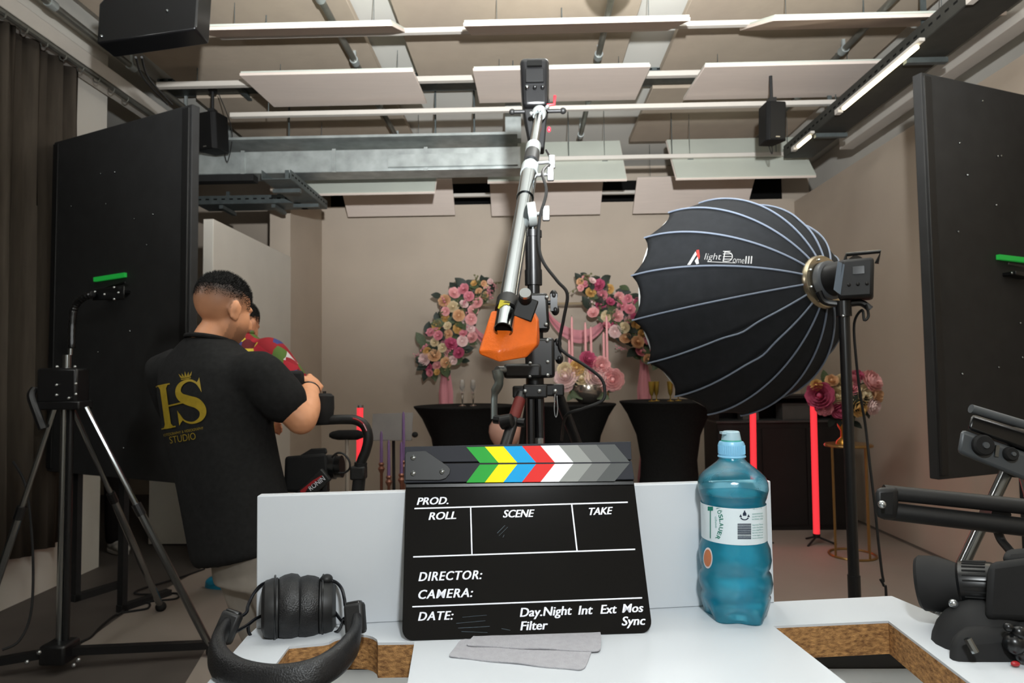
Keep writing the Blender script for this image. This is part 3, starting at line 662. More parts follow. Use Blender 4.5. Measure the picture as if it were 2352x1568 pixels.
# round deposit sticker on the left flank
btree = bvh_of(body)
orange = mat('sticker_orange', 'b06a44', 0.5); stkw = mat('sticker_white', 'cfc9c9', 0.5)
for nm, m, r_, off in (('sticker', stkw, 1.0, 0.0008), ('sticker_print', orange, 0.82, 0.0012)):
    pix = [(1627, 1281)] + [(1627 + 10.5 * r_ * math.cos(a * math.pi / 10), 1281 + 24 * r_ * math.sin(a * math.pi / 10)) for a in range(20)]
    print_on(btree, pix, [(0, i + 1, (i + 1) % 20 + 1) for i in range(20)], nm, m, body, off)
# cap
capm = mat('cap_clear', 'b9d8e4', 0.3, vary=0.03); capm.node_tree.nodes['Principled BSDF'].inputs['Transmission Weight'].default_value = 0.35
capb = mat('cap_blue', '7db7d6', 0.35, vary=0.03)
z = lambda py: bh(py) + 0.004
capo = G().lathe([(28 * kpx, z(1052)), (28.5 * kpx, z(1050)), (28.5 * kpx, z(1025)), (26 * kpx, z(1020)), (22 * kpx, z(1019)), (0, z(1019))], bc, n=40).build('cap', capb, t)
g = G()
for j in range(40):
    a = 2 * math.pi * j / 40; g.bar(bc + V((28.6 * kpx * math.cos(a), 28.6 * kpx * math.sin(a), z(1048))), bc + V((28.6 * kpx * math.cos(a), 28.6 * kpx * math.sin(a), z(1028))), 0.0011, 0.0011)
g.build('cap_ribs', capb, capo)
G().tube([bc + V((28.5 * kpx * math.cos(a), 28.5 * kpx * math.sin(a), z(1054))) for a in [i * math.pi / 16 for i in range(32)]], 0.0015, 6, closed=True).build('cap_ring', capb, capo)
sp = G().lathe([(22 * kpx, z(1019)), (21 * kpx, z(1012)), (18.5 * kpx, z(998)), (16 * kpx, z(996)), (0, z(996))], bc, n=30).build('spout_cover', capm, t)
G().box(bc + V((-20 * kpx, -0.004, z(999.5))), (10 * kpx, 0.012, 0.003)).build('flip_tab', capm, sp)
G().lathe([(22.4 * kpx, z(1019)), (22.0 * kpx, z(1016))], bc, n=30).build('teal_band', mat('cap_teal', '3f9c8c', 0.4), sp)
# ------------------------------------------------------------------ headphones on the counter
leather = mat('headphone_leather', '131314', 0.42, vary=0.2, scale=150, bump=0.2, spec=0.45)
wirem = mat('headphone_wire', '15171c', 0.3, 0.4, vary=0.1)
hc = dz(690, 1452)
t = thing('headphones', 'black over-ear headphones standing on the counter with the band towards the camera', 'headphones', hc)
Yh = at(690, 1395, hc.y).y
def earcup(cx, cy, side):          # side -1 left cup, +1 right cup; the pads face each other
    ctr = at(cx, cy, hc.y + 0.012 + 0.008 * side); ax = V((-side * 1.0, -0.33 * side + 0.05, 0.0)).normalized()
    r = 0.041
    def ov(tt, h): return 1 + 0.05 * math.cos(2 * tt)
    pad = G().lathe([(0.016, -0.004), (r * 0.92, -0.003), (r * 0.99, 0.003), (r * 1.03, 0.012), (r * 0.98, 0.020), (r * 0.84, 0.0245), (r * 0.62, 0.022), (r * 0.5, 0.012), (0.0, 0.01)], ctr, ax, 36, ov).build('ear_pad', leather, t)
    cup = G().lathe([(0.0, -0.024), (r * 0.62, -0.024), (r * 0.86, -0.020), (r * 0.93, -0.012), (r * 0.93, -0.0045), (r * 0.86, -0.003), (0.0, -0.003)], ctr, ax, 36, ov).build('ear_cup', blackpl, t)
    G().tube([ctr - ax * 0.008 + (V((0, 0, 1)) * math.sin(a) + ax.cross(V((0, 0, 1))) * math.cos(a)) * r * 0.955 for a in [i * math.pi / 18 for i in range(36)]], 0.0014, 6, closed=True).build('seam_ring', blackgl, cup)
    return ctr, ax, cup
cL, aL_, cupL = earcup(647, 1394, -1)
cR, aR_, cupR = earcup(728, 1391, 1)
# wire yokes: points seen in the picture at their own depth
def yoke(pts, name='wire_yoke'): G().tube(smoothpts([at(x, y, Y) for x, y, Y in pts], 5), 0.0021, 8).build(name, wirem, t)
y0 = hc.y + 0.015
yoke([(624, 1333, y0 - 0.01), (600, 1343, y0 - 0.005), (582, 1364, y0 - 0.01), (570, 1390, y0 - 0.02), (566, 1406, y0 - 0.03), (552, 1416, y0 - 0.04), (536, 1422, y0 - 0.05)])
yoke([(606, 1412, y0), (588, 1420, y0 - 0.012), (570, 1434, y0 - 0.03), (548, 1447, y0 - 0.05), (538, 1452, y0 - 0.055)])
yoke([(570, 1434, y0 - 0.03), (571, 1450, y0 - 0.025), (580, 1464, y0 - 0.02), (594, 1467, y0 - 0.01), (612, 1462, y0)], 'wire_loop')
yoke([(752, 1330, y0), (772, 1337, y0), (785, 1352, y0 - 0.01), (791, 1375, y0 - 0.02), (794, 1392, y0 - 0.025), (808, 1401, y0 - 0.035)])
yoke([(762, 1396, y0), (774, 1412, y0 - 0.01), (788, 1428, y0 - 0.03), (800, 1436, y0 - 0.04)])
yoke([(750, 1450, y0), (766, 1453, y0 - 0.01), (779, 1446, y0 - 0.02), (786, 1432, y0 - 0.03), (790, 1420, y0 - 0.035), (797, 1424, y0 - 0.04)], 'wire_loop')
for x, y in ((620, 1340), (750, 1329)): G().ell(at(x, y, y0), (0.008, 0.008, 0.006)).build('pivot', blackpl, t)
# padded band lying in front
band = [(524, 1432, y0 - 0.055), (506, 1462, y0 - 0.085), (497, 1492, y0 - 0.112), (508, 1524, y0 - 0.14), (545, 1547, y0 - 0.158), (600, 1560, y0 - 0.168), (655, 1561, y0 - 0.170), (715, 1549, y0 - 0.163), (765, 1524, y0 - 0.142), (800, 1490, y0 - 0.11), (816, 1458, y0 - 0.08), (819, 1420, y0 - 0.05)]
bp_ = smoothpts([at(x, y, Y) for x, y, Y in band], 5)
g = G(); vs_ = []; fs = []
k = len(bp_); m_ = 14
for i, p in enumerate(bp_):
    d = (bp_[min(i + 1, k - 1)] - bp_[max(i - 1, 0)]).normalized(); up = V((0, 0.42, 1)); up = (up - d * up.dot(d)).normalized(); n_ = d.cross(up)
    s = 0.62 + 0.38 * min(1.0, min(i, k - 1 - i) / 9)
    for j in range(m_):
        a = 2 * math.pi * j / m_; ca, sa = math.cos(a), math.sin(a)
        vs_.append(p + up * (0.0155 * s * math.copysign(abs(ca) ** 0.7, ca)) + n_ * (0.0085 * s * math.copysign(abs(sa) ** 0.7, sa)))
for i in range(k - 1):
    for j in range(m_): fs.append((i * m_ + j, i * m_ + (j + 1) % m_, (i + 1) * m_ + (j + 1) % m_, (i + 1) * m_ + j))
fs += [tuple(range(m_)), tuple((k - 1) * m_ + j for j in range(m_))]
g.add(vs_, fs); g.build('headband', leather, t, smooth=70)
for (x, y, Y, rz) in ((522, 1440, y0 - 0.056, 18), (816, 1420, y0 - 0.048, -10)):
    c = at(x, y, Y); rot = Matrix.Rotation(R(rz), 3, 'Y') @ Matrix.Rotation(R(-20), 3, 'X')
    sl_ = G().box(c, (0.024, 0.017, 0.036), rot).build('slider', blackpl, t, bev=0.004)
    G().box(c + rot @ V((0, 0, 0.017)), (0.018, 0.013, 0.006), rot).build('slider_cap', blackgl, sl_, bev=0.002)
# ------------------------------------------------------------------ boom stand with counterweight and lamp head
standm = mat('stand_black', '131314', 0.35, vary=0.1, spec=0.5)
YS = 1.93
sx = at(1226, 700, YS).x
boltm = mat('bolt_steel', 'b8bcbd', 0.25, 0.9, vary=0.05)
t = thing('boom_stand', 'black wind-up stand in the centre holding the chrome boom', 'light stand', (sx, YS, 0))
zz = lambda py, px=1226: at(px, py, YS).z
cx = lambda py: V((sx, YS, zz(py)))
G().tube([cx(530), cx(640)], 0.0235, 16).build('upper_column', standm, t); G().tube([cx(620), cx(655)], 0.026, 16).build('collar', standm, t); G().tube([cx(530), cx(545)], 0.027, 16).build('collar', standm, t)
G().tube([cx(640), cx(690)], 0.0185, 16).build('middle_column', standm, t)
G().tube([cx(690), V((sx, YS, 0.35))], 0.0265, 16).build('lower_column', standm, t)
G().tube([cx(528), cx(488)], 0.014, 12).build('spigot', chrome, t)
# head blocks
hb = G().hexa([V((sx - 0.045, YS - 0.05, zz(762))), V((sx + 0.045, YS - 0.05, zz(762))), V((sx + 0.045, YS + 0.05, zz(762))), V((sx - 0.03, YS + 0.05, zz(762))), V((sx - 0.035, YS - 0.05, zz(677))), V((sx + 0.04, YS - 0.05, zz(677))), V((sx + 0.04, YS + 0.05, zz(677))), V((sx - 0.03, YS + 0.05, zz(677)))]).build('clamp_block', standm, t, bev=0.008)
cb = G().box((sx + 0.015, YS, (zz(778) + zz(868)) / 2), (0.085, 0.11, zz(778) - zz(868))).box((sx - 0.035, YS - 0.01, (zz(835) + zz(868)) / 2), (0.11, 0.10, zz(835) - zz(868))).build('crank_box', standm, t, bev=0.009)
for x, y in ((1214, 691), (1256, 683), (1254, 745), (1257, 782), (1258, 831), (1258, 861), (1218, 834), (1217, 864)):
    G().ell(at(x, y, YS - 0.055), 0.006, None, 10, 6).build('bolt', boltm, t)
for x, y in ((1272, 695), (1281, 806)):
    c = at(x, y, YS - 0.02); G().cyl(c - V((0.045, 0, 0)), c, 0.007).box(c, (0.02, 0.02, 0.05)).ell(c + V((0.0, 0, 0.022)), (0.012, 0.012, 0.016)).ell(c + V((0.004, 0, -0.022)), (0.012, 0.012, 0.016)).build('knob', standm, t)
# crank handle
greym = mat('crank_grey', '6f7775', 0.4, 0.5, vary=0.08)
a = at(1160, 850, YS - 0.06); b = at(1142, 850, YS - 0.075); c = at(1136, 905, YS - 0.085); d = at(1135, 962, YS - 0.09)
ck = G().cyl(at(1172, 850, YS - 0.03), b, 0.012).build('crank_axle', boltm, t)
G().tube(smoothpts([b, at(1146, 880, YS - 0.08), c, d], 5), [0.02] * 4 + [0.0165] * 6 + [0.012] * 6, 12, flat=0.6).build('crank_arm', greym, t)
G().tube([d, d + V((0.04, -0.012, -0.005)), d + V((0.085, -0.02, -0.01))], 0.013, 10).build('crank_grip', standm, t)
# leg collar and legs
G().box((sx, YS - 0.01, (zz(882) + zz(912)) / 2), (0.07, 0.10, zz(882) - zz(912))).box((sx + 0.05, YS, (zz(882) + zz(910)) / 2), (0.07, 0.05, zz(882) - zz(910))).box((sx - 0.035, YS - 0.03, (zz(885) + zz(912)) / 2), (0.06, 0.05, zz(885) - zz(912))).build('leg_collar', standm, t, bev=0.005)
for x, y in ((1206, 898), (1239, 898), (1275, 898)): G().ell(at(x, y, YS - 0.065), 0.0065, None, 10, 6).build('bolt', boltm, t)
redt = mat('red_tape', '6e1f1a', 0.6)
foot = [(at(1150, 1030, YS - 0.15), -0.42, -0.30), None, None]
L0 = at(1198, 905, YS - 0.05); L0b = at(1160, 1025, YS - 0.16); dirL = (L0b - L0)
f = L0 + dirL * ((0.02 - L0.z) / dirL.z)
def leg(a, b, nm='leg'): return G().tube([a, b], 0.0155, 12).build(nm, standm, t)
l1 = leg(L0, L0 + dirL.normalized() * 0.95)
G().tube([L0 + dirL.normalized() * 0.02, L0 + dirL.normalized() * 0.09], 0.0165, 12).build('red_band', redt, l1)
G().lathe([(0.012, -0.02), (0.02, -0.015), (0.02, 0.015), (0.012, 0.02)], at(1164, 968, YS - 0.13), (1, -0.3, 0.2), 12).build('leg_knob', standm, l1)
l2 = leg(at(1282, 905, YS + 0.02), at(1282, 905, YS + 0.02) + V((0.34, 0.30, -0.9)).normalized() * 0.95)
l3 = leg(V((sx - 0.01, YS + 0.05, zz(900))), V((sx - 0.18, YS + 0.5, 0.25)))
for s in (-1, 1): G().tube([V((sx + s * 0.012, YS - 0.035, zz(915))), V((sx + s * 0.02, YS - 0.05, 0.36))], 0.0125, 10).build('brace_tube', standm, t)
G().tube([cx(1000) + V((0.01, -0.075, 0)), cx(1075) + V((0.01, -0.075, 0))], 0.012, 12).build('steel_pin', boltm, t)
for k in range(3):       # feet reach the floor
    a_ = R(90 + 120 * k); hub = V((sx, YS, 0.40)); ft = V((sx + 0.52 * math.cos(a_), YS + 0.52 * math.sin(a_), 0.02)); G().tube([hub, ft], 0.014, 10).ell(ft, (0.03, 0.03, 0.02)).build('foot', standm, t)
G().tube(smoothpts([at(1275, 905, YS - 0.08), at(1273, 940, YS - 0.08), at(1277, 958, YS - 0.08), at(1281, 940, YS - 0.08), at(1279, 908, YS - 0.08)]), 0.0015, 6).build('safety_wire', boltm, t)
# boom
E0 = at(1156, 757, 1.55); E1 = at(1240, 250, 2.47); D = (E1 - E0)
bo = thing('boom_pole', 'chrome telescopic boom pole rising from the orange weight', 'boom pole', E0)
u = lambda k: E0 + D * k
def k_of(py):            # fraction along the boom seen at image height py
    lo_, hi_ = 0.0, 1.0
    for _ in range(40):
        m_ = (lo_ + hi_) / 2; p = CR.transposed() @ (u(m_) - CAM); y = 784 + F * p.y / p.z
        if y > py: lo_ = m_
        else: hi_ = m_
    return lo_
k1, k2, k3, k4 = k_of(455), k_of(400), k_of(365), k_of(260)
x_, y_, d_ = frame(D)
nseg = 18
def hollow(a, b, r): 
    g = G(); vs_ = []
    for p, rr in ((b, r), (a, r), (a, r * 0.88), (a + (b - a) * 0.25, r * 0.88)):
        vs_ += [p + x_ * (rr * math.cos(2 * math.pi * j / nseg)) + y_ * (rr * math.sin(2 * math.pi * j / nseg)) for j in range(nseg)]
    g.add(vs_, [(i * nseg + j, i * nseg + (j + 1) % nseg, (i + 1) * nseg + (j + 1) % nseg, (i + 1) * nseg + j) for i in range(3) for j in range(nseg)]); return g
o = hollow(u(0), u(k1), 0.0235).build('outer_pole', chrome, bo)
G().cyl(u(0.008), u(0.012), 0.0206, n=18).build('bore_dark', recess, o)  # black disc painting in the dark of the hollow pole end
G().tube([u(k1), u(k2)], 0.0265, 18).tube([u(k1) + D * 0.0, u(k1) + D * 0.006], 0.0275, 18).build('sleeve', chrome, bo)
G().tube([u(k2), u(k2 + 0.04)], 0.029, 18).build('lock_collar', galv, bo)
G().tube([u(k2), u(k3)], 0.021, 16).build('middle_pole', chrome, bo)
G().tube([u(k3 - 0.02), u(k3 + 0.035)], 0.0255, 16).build('lock_collar', blackpl, bo); G().tube([u(k3 + 0.035), u(k3 + 0.075)], 0.026, 16).build('lock_collar', galv, bo)
G().tube([u(k3), u(k4)], 0.0165, 14).build('inner_pole', chrome, bo)
for (px, py, dpx) in ((1258, 403, 0), (1262, 375, 0), (1250, 493, 0)):
    kk = k_of(py); p = u(kk); q = p + V((0.07, -0.01, 0.0))
    n_ = G().cyl(p + V((0.02, 0, 0)), q, 0.006).build('locking_screw', boltm, bo); G().box(q, (0.022, 0.014, 0.045)).build('wing', boltm, n_, bev=0.003)
G().lathe([(0.03, -0.012), (0.036, -0.012), (0.036, 0.012), (0.03, 0.012)], at(1222, 492, YS - 0.02), (1, 0, 0.1), 24).build('pivot_disc', galv, bo)
# clamp with yellow sticker at the weight
kc = k_of(702)
G().tube([u(kc - 0.016), u(kc + 0.016)], 0.029, 16).build('weight_clamp', blackpl, bo)
cc = u(kc) + V((0.045, -0.02, 0.0)); G().box(cc + V((0, 0, -0.01)), (0.05, 0.03, 0.055), Matrix.Rotation(R(20), 3, 'Y')).cyl(cc + V((0, -0.01, 0.01)), cc + V((0, -0.035, 0.022)), 0.016).build('clamp_jaw', blackpl, bo, bev=0.003)
G().cyl(cc + V((0.0, -0.036, 0.02)), cc + V((0.0, -0.044, 0.024)), 0.014).build('clamp_bolt', boltm, bo)
# sticker: a flat plate in front of the clamp
yel = mat('yellow_sticker', 'e8d81e', 0.5)
q_ = [at(x, y, u(kc).y - 0.032) for x, y in ((1143, 708), (1166, 714), (1172, 693), (1149, 688))]
G().prism(q_, V((0, -0.0015, 0))).build('warning_sticker', yel, bo)
# orange counterweight
org = mat('orange_paint', 'f2701c', 0.32, vary=0.06, scale=40, bump=0.1, bscale=200)
YW = 1.60
t = thing('counterweight', 'orange painted cast counterweight hanging on the boom end', 'counterweight', at(1170, 800, YW))
def wp(x, y, dy): return at(x, y, YW + dy)
rings = [  # closed loops from the top down, (x, y, depth offset)
 [(1128, 715, 0.00), (1196, 702, -0.01), (1216, 700, 0.0), (1222, 706, 0.05), (1190, 712, 0.07), (1135, 718, 0.06)],
 [(1118, 748, -0.025), (1170, 758, -0.035), (1236, 735, -0.01), (1238, 732, 0.06), (1190, 742, 0.09), (1120, 745, 0.07)],
 [(1099, 808, -0.05), (1145, 806, -0.06), (1233, 792, -0.03), (1240, 785, 0.07), (1190, 800, 0.11), (1102, 800, 0.09)],
 [(1104, 815, -0.045), (1146, 833, -0.055), (1208, 822, -0.035), (1236, 797, 0.06), (1190, 815, 0.10), (1108, 812, 0.08)]]
g = G(); vs_ = [wp(*p) for r_ in rings for p in r_]; fs = [(i * 6 + j, i * 6 + (j + 1) % 6, (i + 1) * 6 + (j + 1) % 6, (i + 1) * 6 + j) for i in range(3) for j in range(6)] + [tuple(range(6)), tuple(18 + j for j in range(6))]
g.add(vs_, fs); wo = g.build('casting', org, t, smooth=20, bev=0.006, seg=3)
q = wo.modifiers['bevel']; q.angle_limit = R(12)
G().hexa([wp(1196, 708, 0.0), wp(1234, 740, -0.01), wp(1236, 740, 0.04), wp(1200, 708, 0.05), wp(1207, 699, -0.004), wp(1218, 701, -0.004), wp(1220, 702, 0.04), wp(1210, 700, 0.05)]).build('lug', org, t, bev=0.004)
# lamp head on the boom's far end
YL = 2.52
c = at(1228, 195, YL)
t = thing('boom_lamp', 'black studio lamp head on the far end of the boom', 'studio lamp', c)
bx = (at(1263, 190, YL) - at(1196, 190, YL)).length
z0, z1 = at(1230, 250, YL).z, at(1230, 138, YL).z
o = G().hexa([V((c.x - bx * .42, YL - 0.02, z0)), V((c.x + bx * .48, YL - 0.02, z0)), V((c.x + bx * .48, YL + 0.16, z0)), V((c.x - bx * .42, YL + 0.16, z0)), V((c.x - bx * .5, YL - 0.03, z1)), V((c.x + bx * .5, YL - 0.03, z1)), V((c.x + bx * .5, YL + 0.18, z1)), V((c.x - bx * .5, YL + 0.18, z1))]).build('housing', spkg, t, bev=0.02, seg=4)
G().box((c.x, YL - 0.034, (z0 + z1) / 2 + 0.02), (bx * 0.62, 0.012, 0.055)).build('rear_panel', spkm, o, bev=0.003)
G().box((c.x, YL - 0.044, z1 - 0.035), (bx * 0.5, 0.014, 0.02)).build('handle_recess', recess, o)
for k in range(3): G().ell((c.x - 0.03 + 0.03 * k, YL - 0.045, (z0 + z1) / 2 - 0.03), 0.008, None, 10, 6).build('dial', chrome if k == 0 else blackgl, o)
zb0 = at(1235, 340, YL).z
G().hexa([V((c.x - 0.02, YL, zb0)), V((c.x + 0.035, YL, zb0)), V((c.x + 0.035, YL + 0.08, zb0)), V((c.x - 0.02, YL + 0.08, zb0)), V((c.x - 0.045, YL - 0.01, z0)), V((c.x + 0.05, YL - 0.01, z0)), V((c.x + 0.05, YL + 0.12, z0)), V((c.x - 0.045, YL + 0.12, z0))]).build('yoke', spkm, t, bev=0.006)
G().cyl(V((c.x - 0.09, YL, z0 - 0.01)), V((c.x + 0.11, YL, z0 - 0.01)), 0.008).ell((c.x + 0.11, YL, z0 - 0.01), 0.013).ell((c.x - 0.09, YL, z0 - 0.01), 0.012).build('tilt_axle', blackpl, t)
redl = mat('red_lever', 'b3202a', 0.4)
p = at(1268, 240, YL - 0.02); G().tube([p + V((-0.02, 0, -0.002)), p + V((0.008, 0, 0)), p + V((0.012, 0, 0.035))], 0.006, 8).build('tilt_lever', redl, t)
G().ell(at(1261, 297, YL - 0.02), (0.007, 0.006, 0.011)).build('status_light', mat('red_led', 'ff2030', 0.4, emit=2.5, vary=0), t)
G().lathe([(0.024, -0.015), (0.028, 0.0), (0.024, 0.02)], u(k4), D, 16).build('boom_socket', galv, t)
for k in range(3): G().ell(u(k4) + V((-0.03 + 0.03 * k, -0.02, -0.01 + 0.012 * k)), 0.009, None, 10, 6).build('grip_bolt', boltm, t)
# power cable of the boom lamp, hanging down the stand
pts = [at(1255, 345, 2.45), at(1266, 372, 2.2), at(1246, 395, 2.0), at(1255, 440, YS), at(1240, 500, YS - 0.04), at(1237, 560, YS - 0.05), at(1248, 602, YS - 0.05), at(1280, 645, YS - 0.06), at(1303, 675, YS - 0.06), at(1295, 730, YS - 0.05), at(1285, 790, YS - 0.045), at(1300, 812, YS - 0.05), at(1345, 840, YS - 0.06), at(1380, 868, YS - 0.06), at(1389, 895, YS - 0.06), at(1383, 920, YS - 0.06), at(1340, 938, YS - 0.05), at(1300, 955, YS - 0.02), at(1290, 1010, YS + 0.1)]
setp(G().tube(smoothpts(pts, 6), 0.0048, 8).build('lamp_cable', blackpl), 'black power cable looping down beside the wind-up stand', 'cable')

# ------------------------------------------------------------------ softbox on its stand
dome = mat('dome_cloth', '27292c', 0.85, vary=0.12, scale=30, spec=0.15)
piping = mat('dome_piping', '7f8a9c', 0.6, vary=0.03)
RC = at(1888, 648, 2.24)
AX = V((-0.445, 0.88, -0.085)).normalized()
NR = 16; RIM = 0.44; R0 = 0.085; LEN = 0.49
ax_x = AX.cross(V((0, 0, 1))).normalized(); ax_y = ax_x.cross(AX).normalized()
def dpt(th, s):          # s 0 at the ring, 1 at the rim
    a = s * R(84); r = R0 + (RIM - R0) * math.sin(a) / math.sin(R(84)); h = LEN * (1 - math.cos(a)) / (1 - math.cos(R(84)))
    h = LEN * (0.38 * s + 0.62 * (1 - math.cos(a)) / (1 - math.cos(R(84))))
    return RC + AX * h + (ax_x * math.cos(th) + ax_y * math.sin(th)) * r
def dome_pt(i, v, s):    # cloth between rib i and i+1, pulled in a little
    p = dpt(2 * math.pi * (i + PH) / NR, s).lerp(dpt(2 * math.pi * (i + 1 + PH) / NR, s), v)
    cen = RC + AX * (p - RC).dot(AX); sag = 4 * v * (1 - v)
    p = cen + (p - cen) * (1 - 0.012 * sag)
    if s > 0.8: p = p - AX * (0.045 * sag * ((s - 0.8) / 0.2) ** 2)
    return p
PH = 0.35
t = thing('softbox', 'big black dome softbox with pale piping turned away from the camera', 'softbox', RC)
NS = 16; NVv = 6; panels = []
for i in range(NR):
    g = G(); vs_ = [dome_pt(i, v / NVv, s / NS) for s in range(NS + 1) for v in range(NVv + 1)]
    g.add(vs_, [(a * (NVv + 1) + b, a * (NVv + 1) + b + 1, (a + 1) * (NVv + 1) + b + 1, (a + 1) * (NVv + 1) + b) for a in range(NS) for b in range(NVv)])
    o = g.build('cloth_panel', dome, t, smooth=60); q = o.modifiers.new('thick', 'SOLIDIFY'); q.thickness = 0.002; panels.append(o)
rr = random.Random(5)
for i in range(NR):
    th = 2 * math.pi * (i + PH) / NR; kink = rr.choice((0, 0, 1)); ks = rr.uniform(0.35, 0.6)
    pts = []
    for s in range(NS * 2 + 1):
        k = s / (NS * 2); off = 0.0
        if kink: off = 0.035 * math.exp(-((k - ks) / 0.07) ** 2)
        p = dpt(th + off, k); cen = RC + AX * ((p - RC).dot(AX) ); pts.append(p + (p - cen).normalized() * 0.003)
    G().tube(pts, 0.0034, 6).build('rib_piping', piping, t)
inner = mat('dome_silver', 'c9c9c4', 0.5, 0.2)
diffm = mat('diffuser_cloth', 'd8d8d4', 0.9)
rimp = [dpt(2 * math.pi * (i + PH) / NR, 0.97) * 0.985 + RC * 0.015 for i in range(NR)]; cdf = RC + AX * (LEN * 0.93)
G().add([cdf] + rimp, [(0, i + 1, (i + 1) % NR + 1) for i in range(NR)]).build('diffuser', diffm, t)
brass = mat('ring_steel', 'b0a48c', 0.25, 0.9, vary=0.08)
ring = G().lathe([(0.062, -0.012), (0.088, -0.014), (0.093, -0.006), (0.093, 0.006), (0.07, 0.008), (0.062, 0.0)], RC, AX, 40).build('speed_ring', brass, t)
for k in range(8):
    a = k * math.pi / 4 + 0.3; G().ell(RC - AX * 0.016 + (ax_x * math.cos(a) + ax_y * math.sin(a)) * 0.077, 0.005, None, 8, 6).build('ring_screw', boltm, ring)
bpy.context.view_layer.update()
dtree = bvh_of(*panels)
pw = mat('dome_print_white', 'b9b9b9', 0.7); pr = mat('dome_print_red', 'b8332b', 0.7)
def dprint(pix, fs, nm, m): print_on(dtree, pix, fs, nm, m, t, 0.0025)
def dtext(txt, p0, p1, h, shear=0.15, bold=0.0):
    pix, fs = text_pix(txt, p0, p1, h, shear, bold); dprint(pix, fs, 'lettering', pw)
dprint([(1579, 609), (1586, 609), (1601, 585), (1598, 578)], [(0, 1, 2, 3)], 'emblem', pw); dprint([(1600, 608), (1606, 606), (1603, 590), (1596, 600)], [(0, 1, 2, 3)], 'emblem', pw)
dprint([(1600, 575), (1606, 574), (1608, 590), (1606, 597), (1600, 586)], [(0, 1, 2, 3, 4)], 'emblem_red', pr)
dtext('light', (1618, 597), (1657, 597), 15, 0.25, -0.01); dtext('D', (1660, 602), (1682, 604), 25, 0.1, -0.02); dtext('ome', (1683, 604), (1709, 606), 15, 0.2, -0.01); dtext('III', (1711, 606), (1728, 606), 17, 0.1, 0.01)
for k in range(4): dprint([(1661, 577 + 6 * k), (1678 + k, 577 + 6 * k), (1678 + k, 578.4 + 6 * k), (1661, 578.6 + 6 * k)], [(0, 1, 2, 3)], 'lettering_line', pw)
dprint([(1625, 601), (1690, 604), (1690, 605.2), (1625, 602.4)], [(0, 1, 2, 3)], 'lettering_line', pw)
# lamp body behind the ring
BX = -AX
lt = thing('softbox_lamp', 'black lamp body with handle mounted behind the softbox ring', 'studio lamp', RC + BX * 0.12)
G().lathe([(0.064, 0.0), (0.064, 0.012), (0.06, 0.016), (0.06, 0.03), (0.055, 0.034), (0.055, 0.13), (0.058, 0.135)], RC + BX * 0.004, BX, 36).build('barrel', blackpl, lt)
G().lathe([(0.0665, 0.014), (0.0665, 0.034), (0.06, 0.036)], RC + BX * 0.004, BX, 36).build('grey_ring', mat('lamp_grey', '5a5d60', 0.4), lt)
# the rear control box, with its handle: right of the barrel in the picture
cb_ = at(1967, 642, 2.10)
rz = Matrix.Rotation(R(-28), 3, 'Z')
o = G().hexa([cb_ + rz @ V(p) for p in ((-0.055, -0.045, -0.062), (0.045, -0.045, -0.062), (0.045, 0.075, -0.062), (-0.055, 0.075, -0.062), (-0.038, -0.045, 0.062), (0.052, -0.045, 0.062), (0.052, 0.075, 0.062), (-0.038, 0.075, 0.062))]).build('control_box', blackpl, lt, bev=0.01)
G().box(cb_ + rz @ V((0.008, -0.047, 0.024)), (0.032, 0.004, 0.024), rz).build('display', mat('display_dark', '0e1114', 0.15), o)
for k in range(3): G().ell(cb_ + rz @ V((-0.02 + 0.025 * k, -0.048, -0.02)), (0.006, 0.004, 0.006), None, 10, 6).build('button', blackpl, o)
G().hexa([cb_ + rz @ V(p) for p in ((-0.065, -0.03, -0.03), (-0.045, -0.047, -0.05), (-0.03, -0.047, 0.045), (-0.05, -0.03, 0.06), (-0.064, -0.02, -0.03), (-0.045, 0.02, -0.05), (-0.03, 0.02, 0.045), (-0.05, -0.02, 0.06))]).build('bright_edge', mat('lamp_edge', '8d9aa8', 0.3, 0.5), o)
G().tube([cb_ + rz @ V(p) for p in ((-0.03, -0.01, 0.06), (-0.025, -0.01, 0.082), (0.07, -0.01, 0.082), (0.058, -0.01, 0.045))], 0.0065, 8).build('handle', blackgl, lt)
for k in range(2):
    bt_ = RC + BX * (0.08 + 0.03 * k) ; pass
p = RC + BX * 0.095; tr_ = p + V((-0.012, -0.0535, -0.012))
G().box(tr_, (0.03, 0.004, 0.014), Matrix.Rotation(R(25), 3, 'Z')).build('badge', stkw, lt)
# yoke and stand
YP = 2.13
top_ = at(1938, 705, YP)
st = thing('softbox_stand', 'black light stand carrying the big dome softbox', 'light stand', (top_.x, YP, 0))
xs = top_.x
G().tube([V((xs, YP, top_.z)), V((xs, YP, 0.62))], 0.0165, 14).build('column', standm, st); G().tube([V((xs, YP, 0.70)), V((xs, YP, 0.06))], 0.019, 14).build('lower_column', standm, st)
G().tube([V((xs, YP, top_.z - 0.03)), V((xs, YP, top_.z + 0.02))], 0.023, 14).build('socket', standm, st)
G().tube(smoothpts([V((xs - 0.07, YP + 0.02, top_.z + 0.055)), V((xs - 0.05, YP + 0.02, top_.z + 0.02)), V((xs, YP, top_.z + 0.01)), V((xs + 0.05, YP - 0.01, top_.z + 0.012)), V((xs + 0.075, YP - 0.02, top_.z - 0.01))], 4), 0.011, 10).build('tilt_bracket', standm, st)
for a, b in (((1930, 677)), ((1937, 725))): G().ell(at(a, b, YP - 0.022), 0.005, None, 8, 6).build('bolt', boltm, st)
for k in range(3):
    a = R(80 + 120 * k); G().tube([V((xs, YP, 0.62)), V((xs + 0.36 * math.cos(a), YP + 0.36 * math.sin(a), 0.02))], 0.011, 10).ell((xs + 0.36 * math.cos(a), YP + 0.36 * math.sin(a), 0.018), 0.018).build('leg', standm, st)
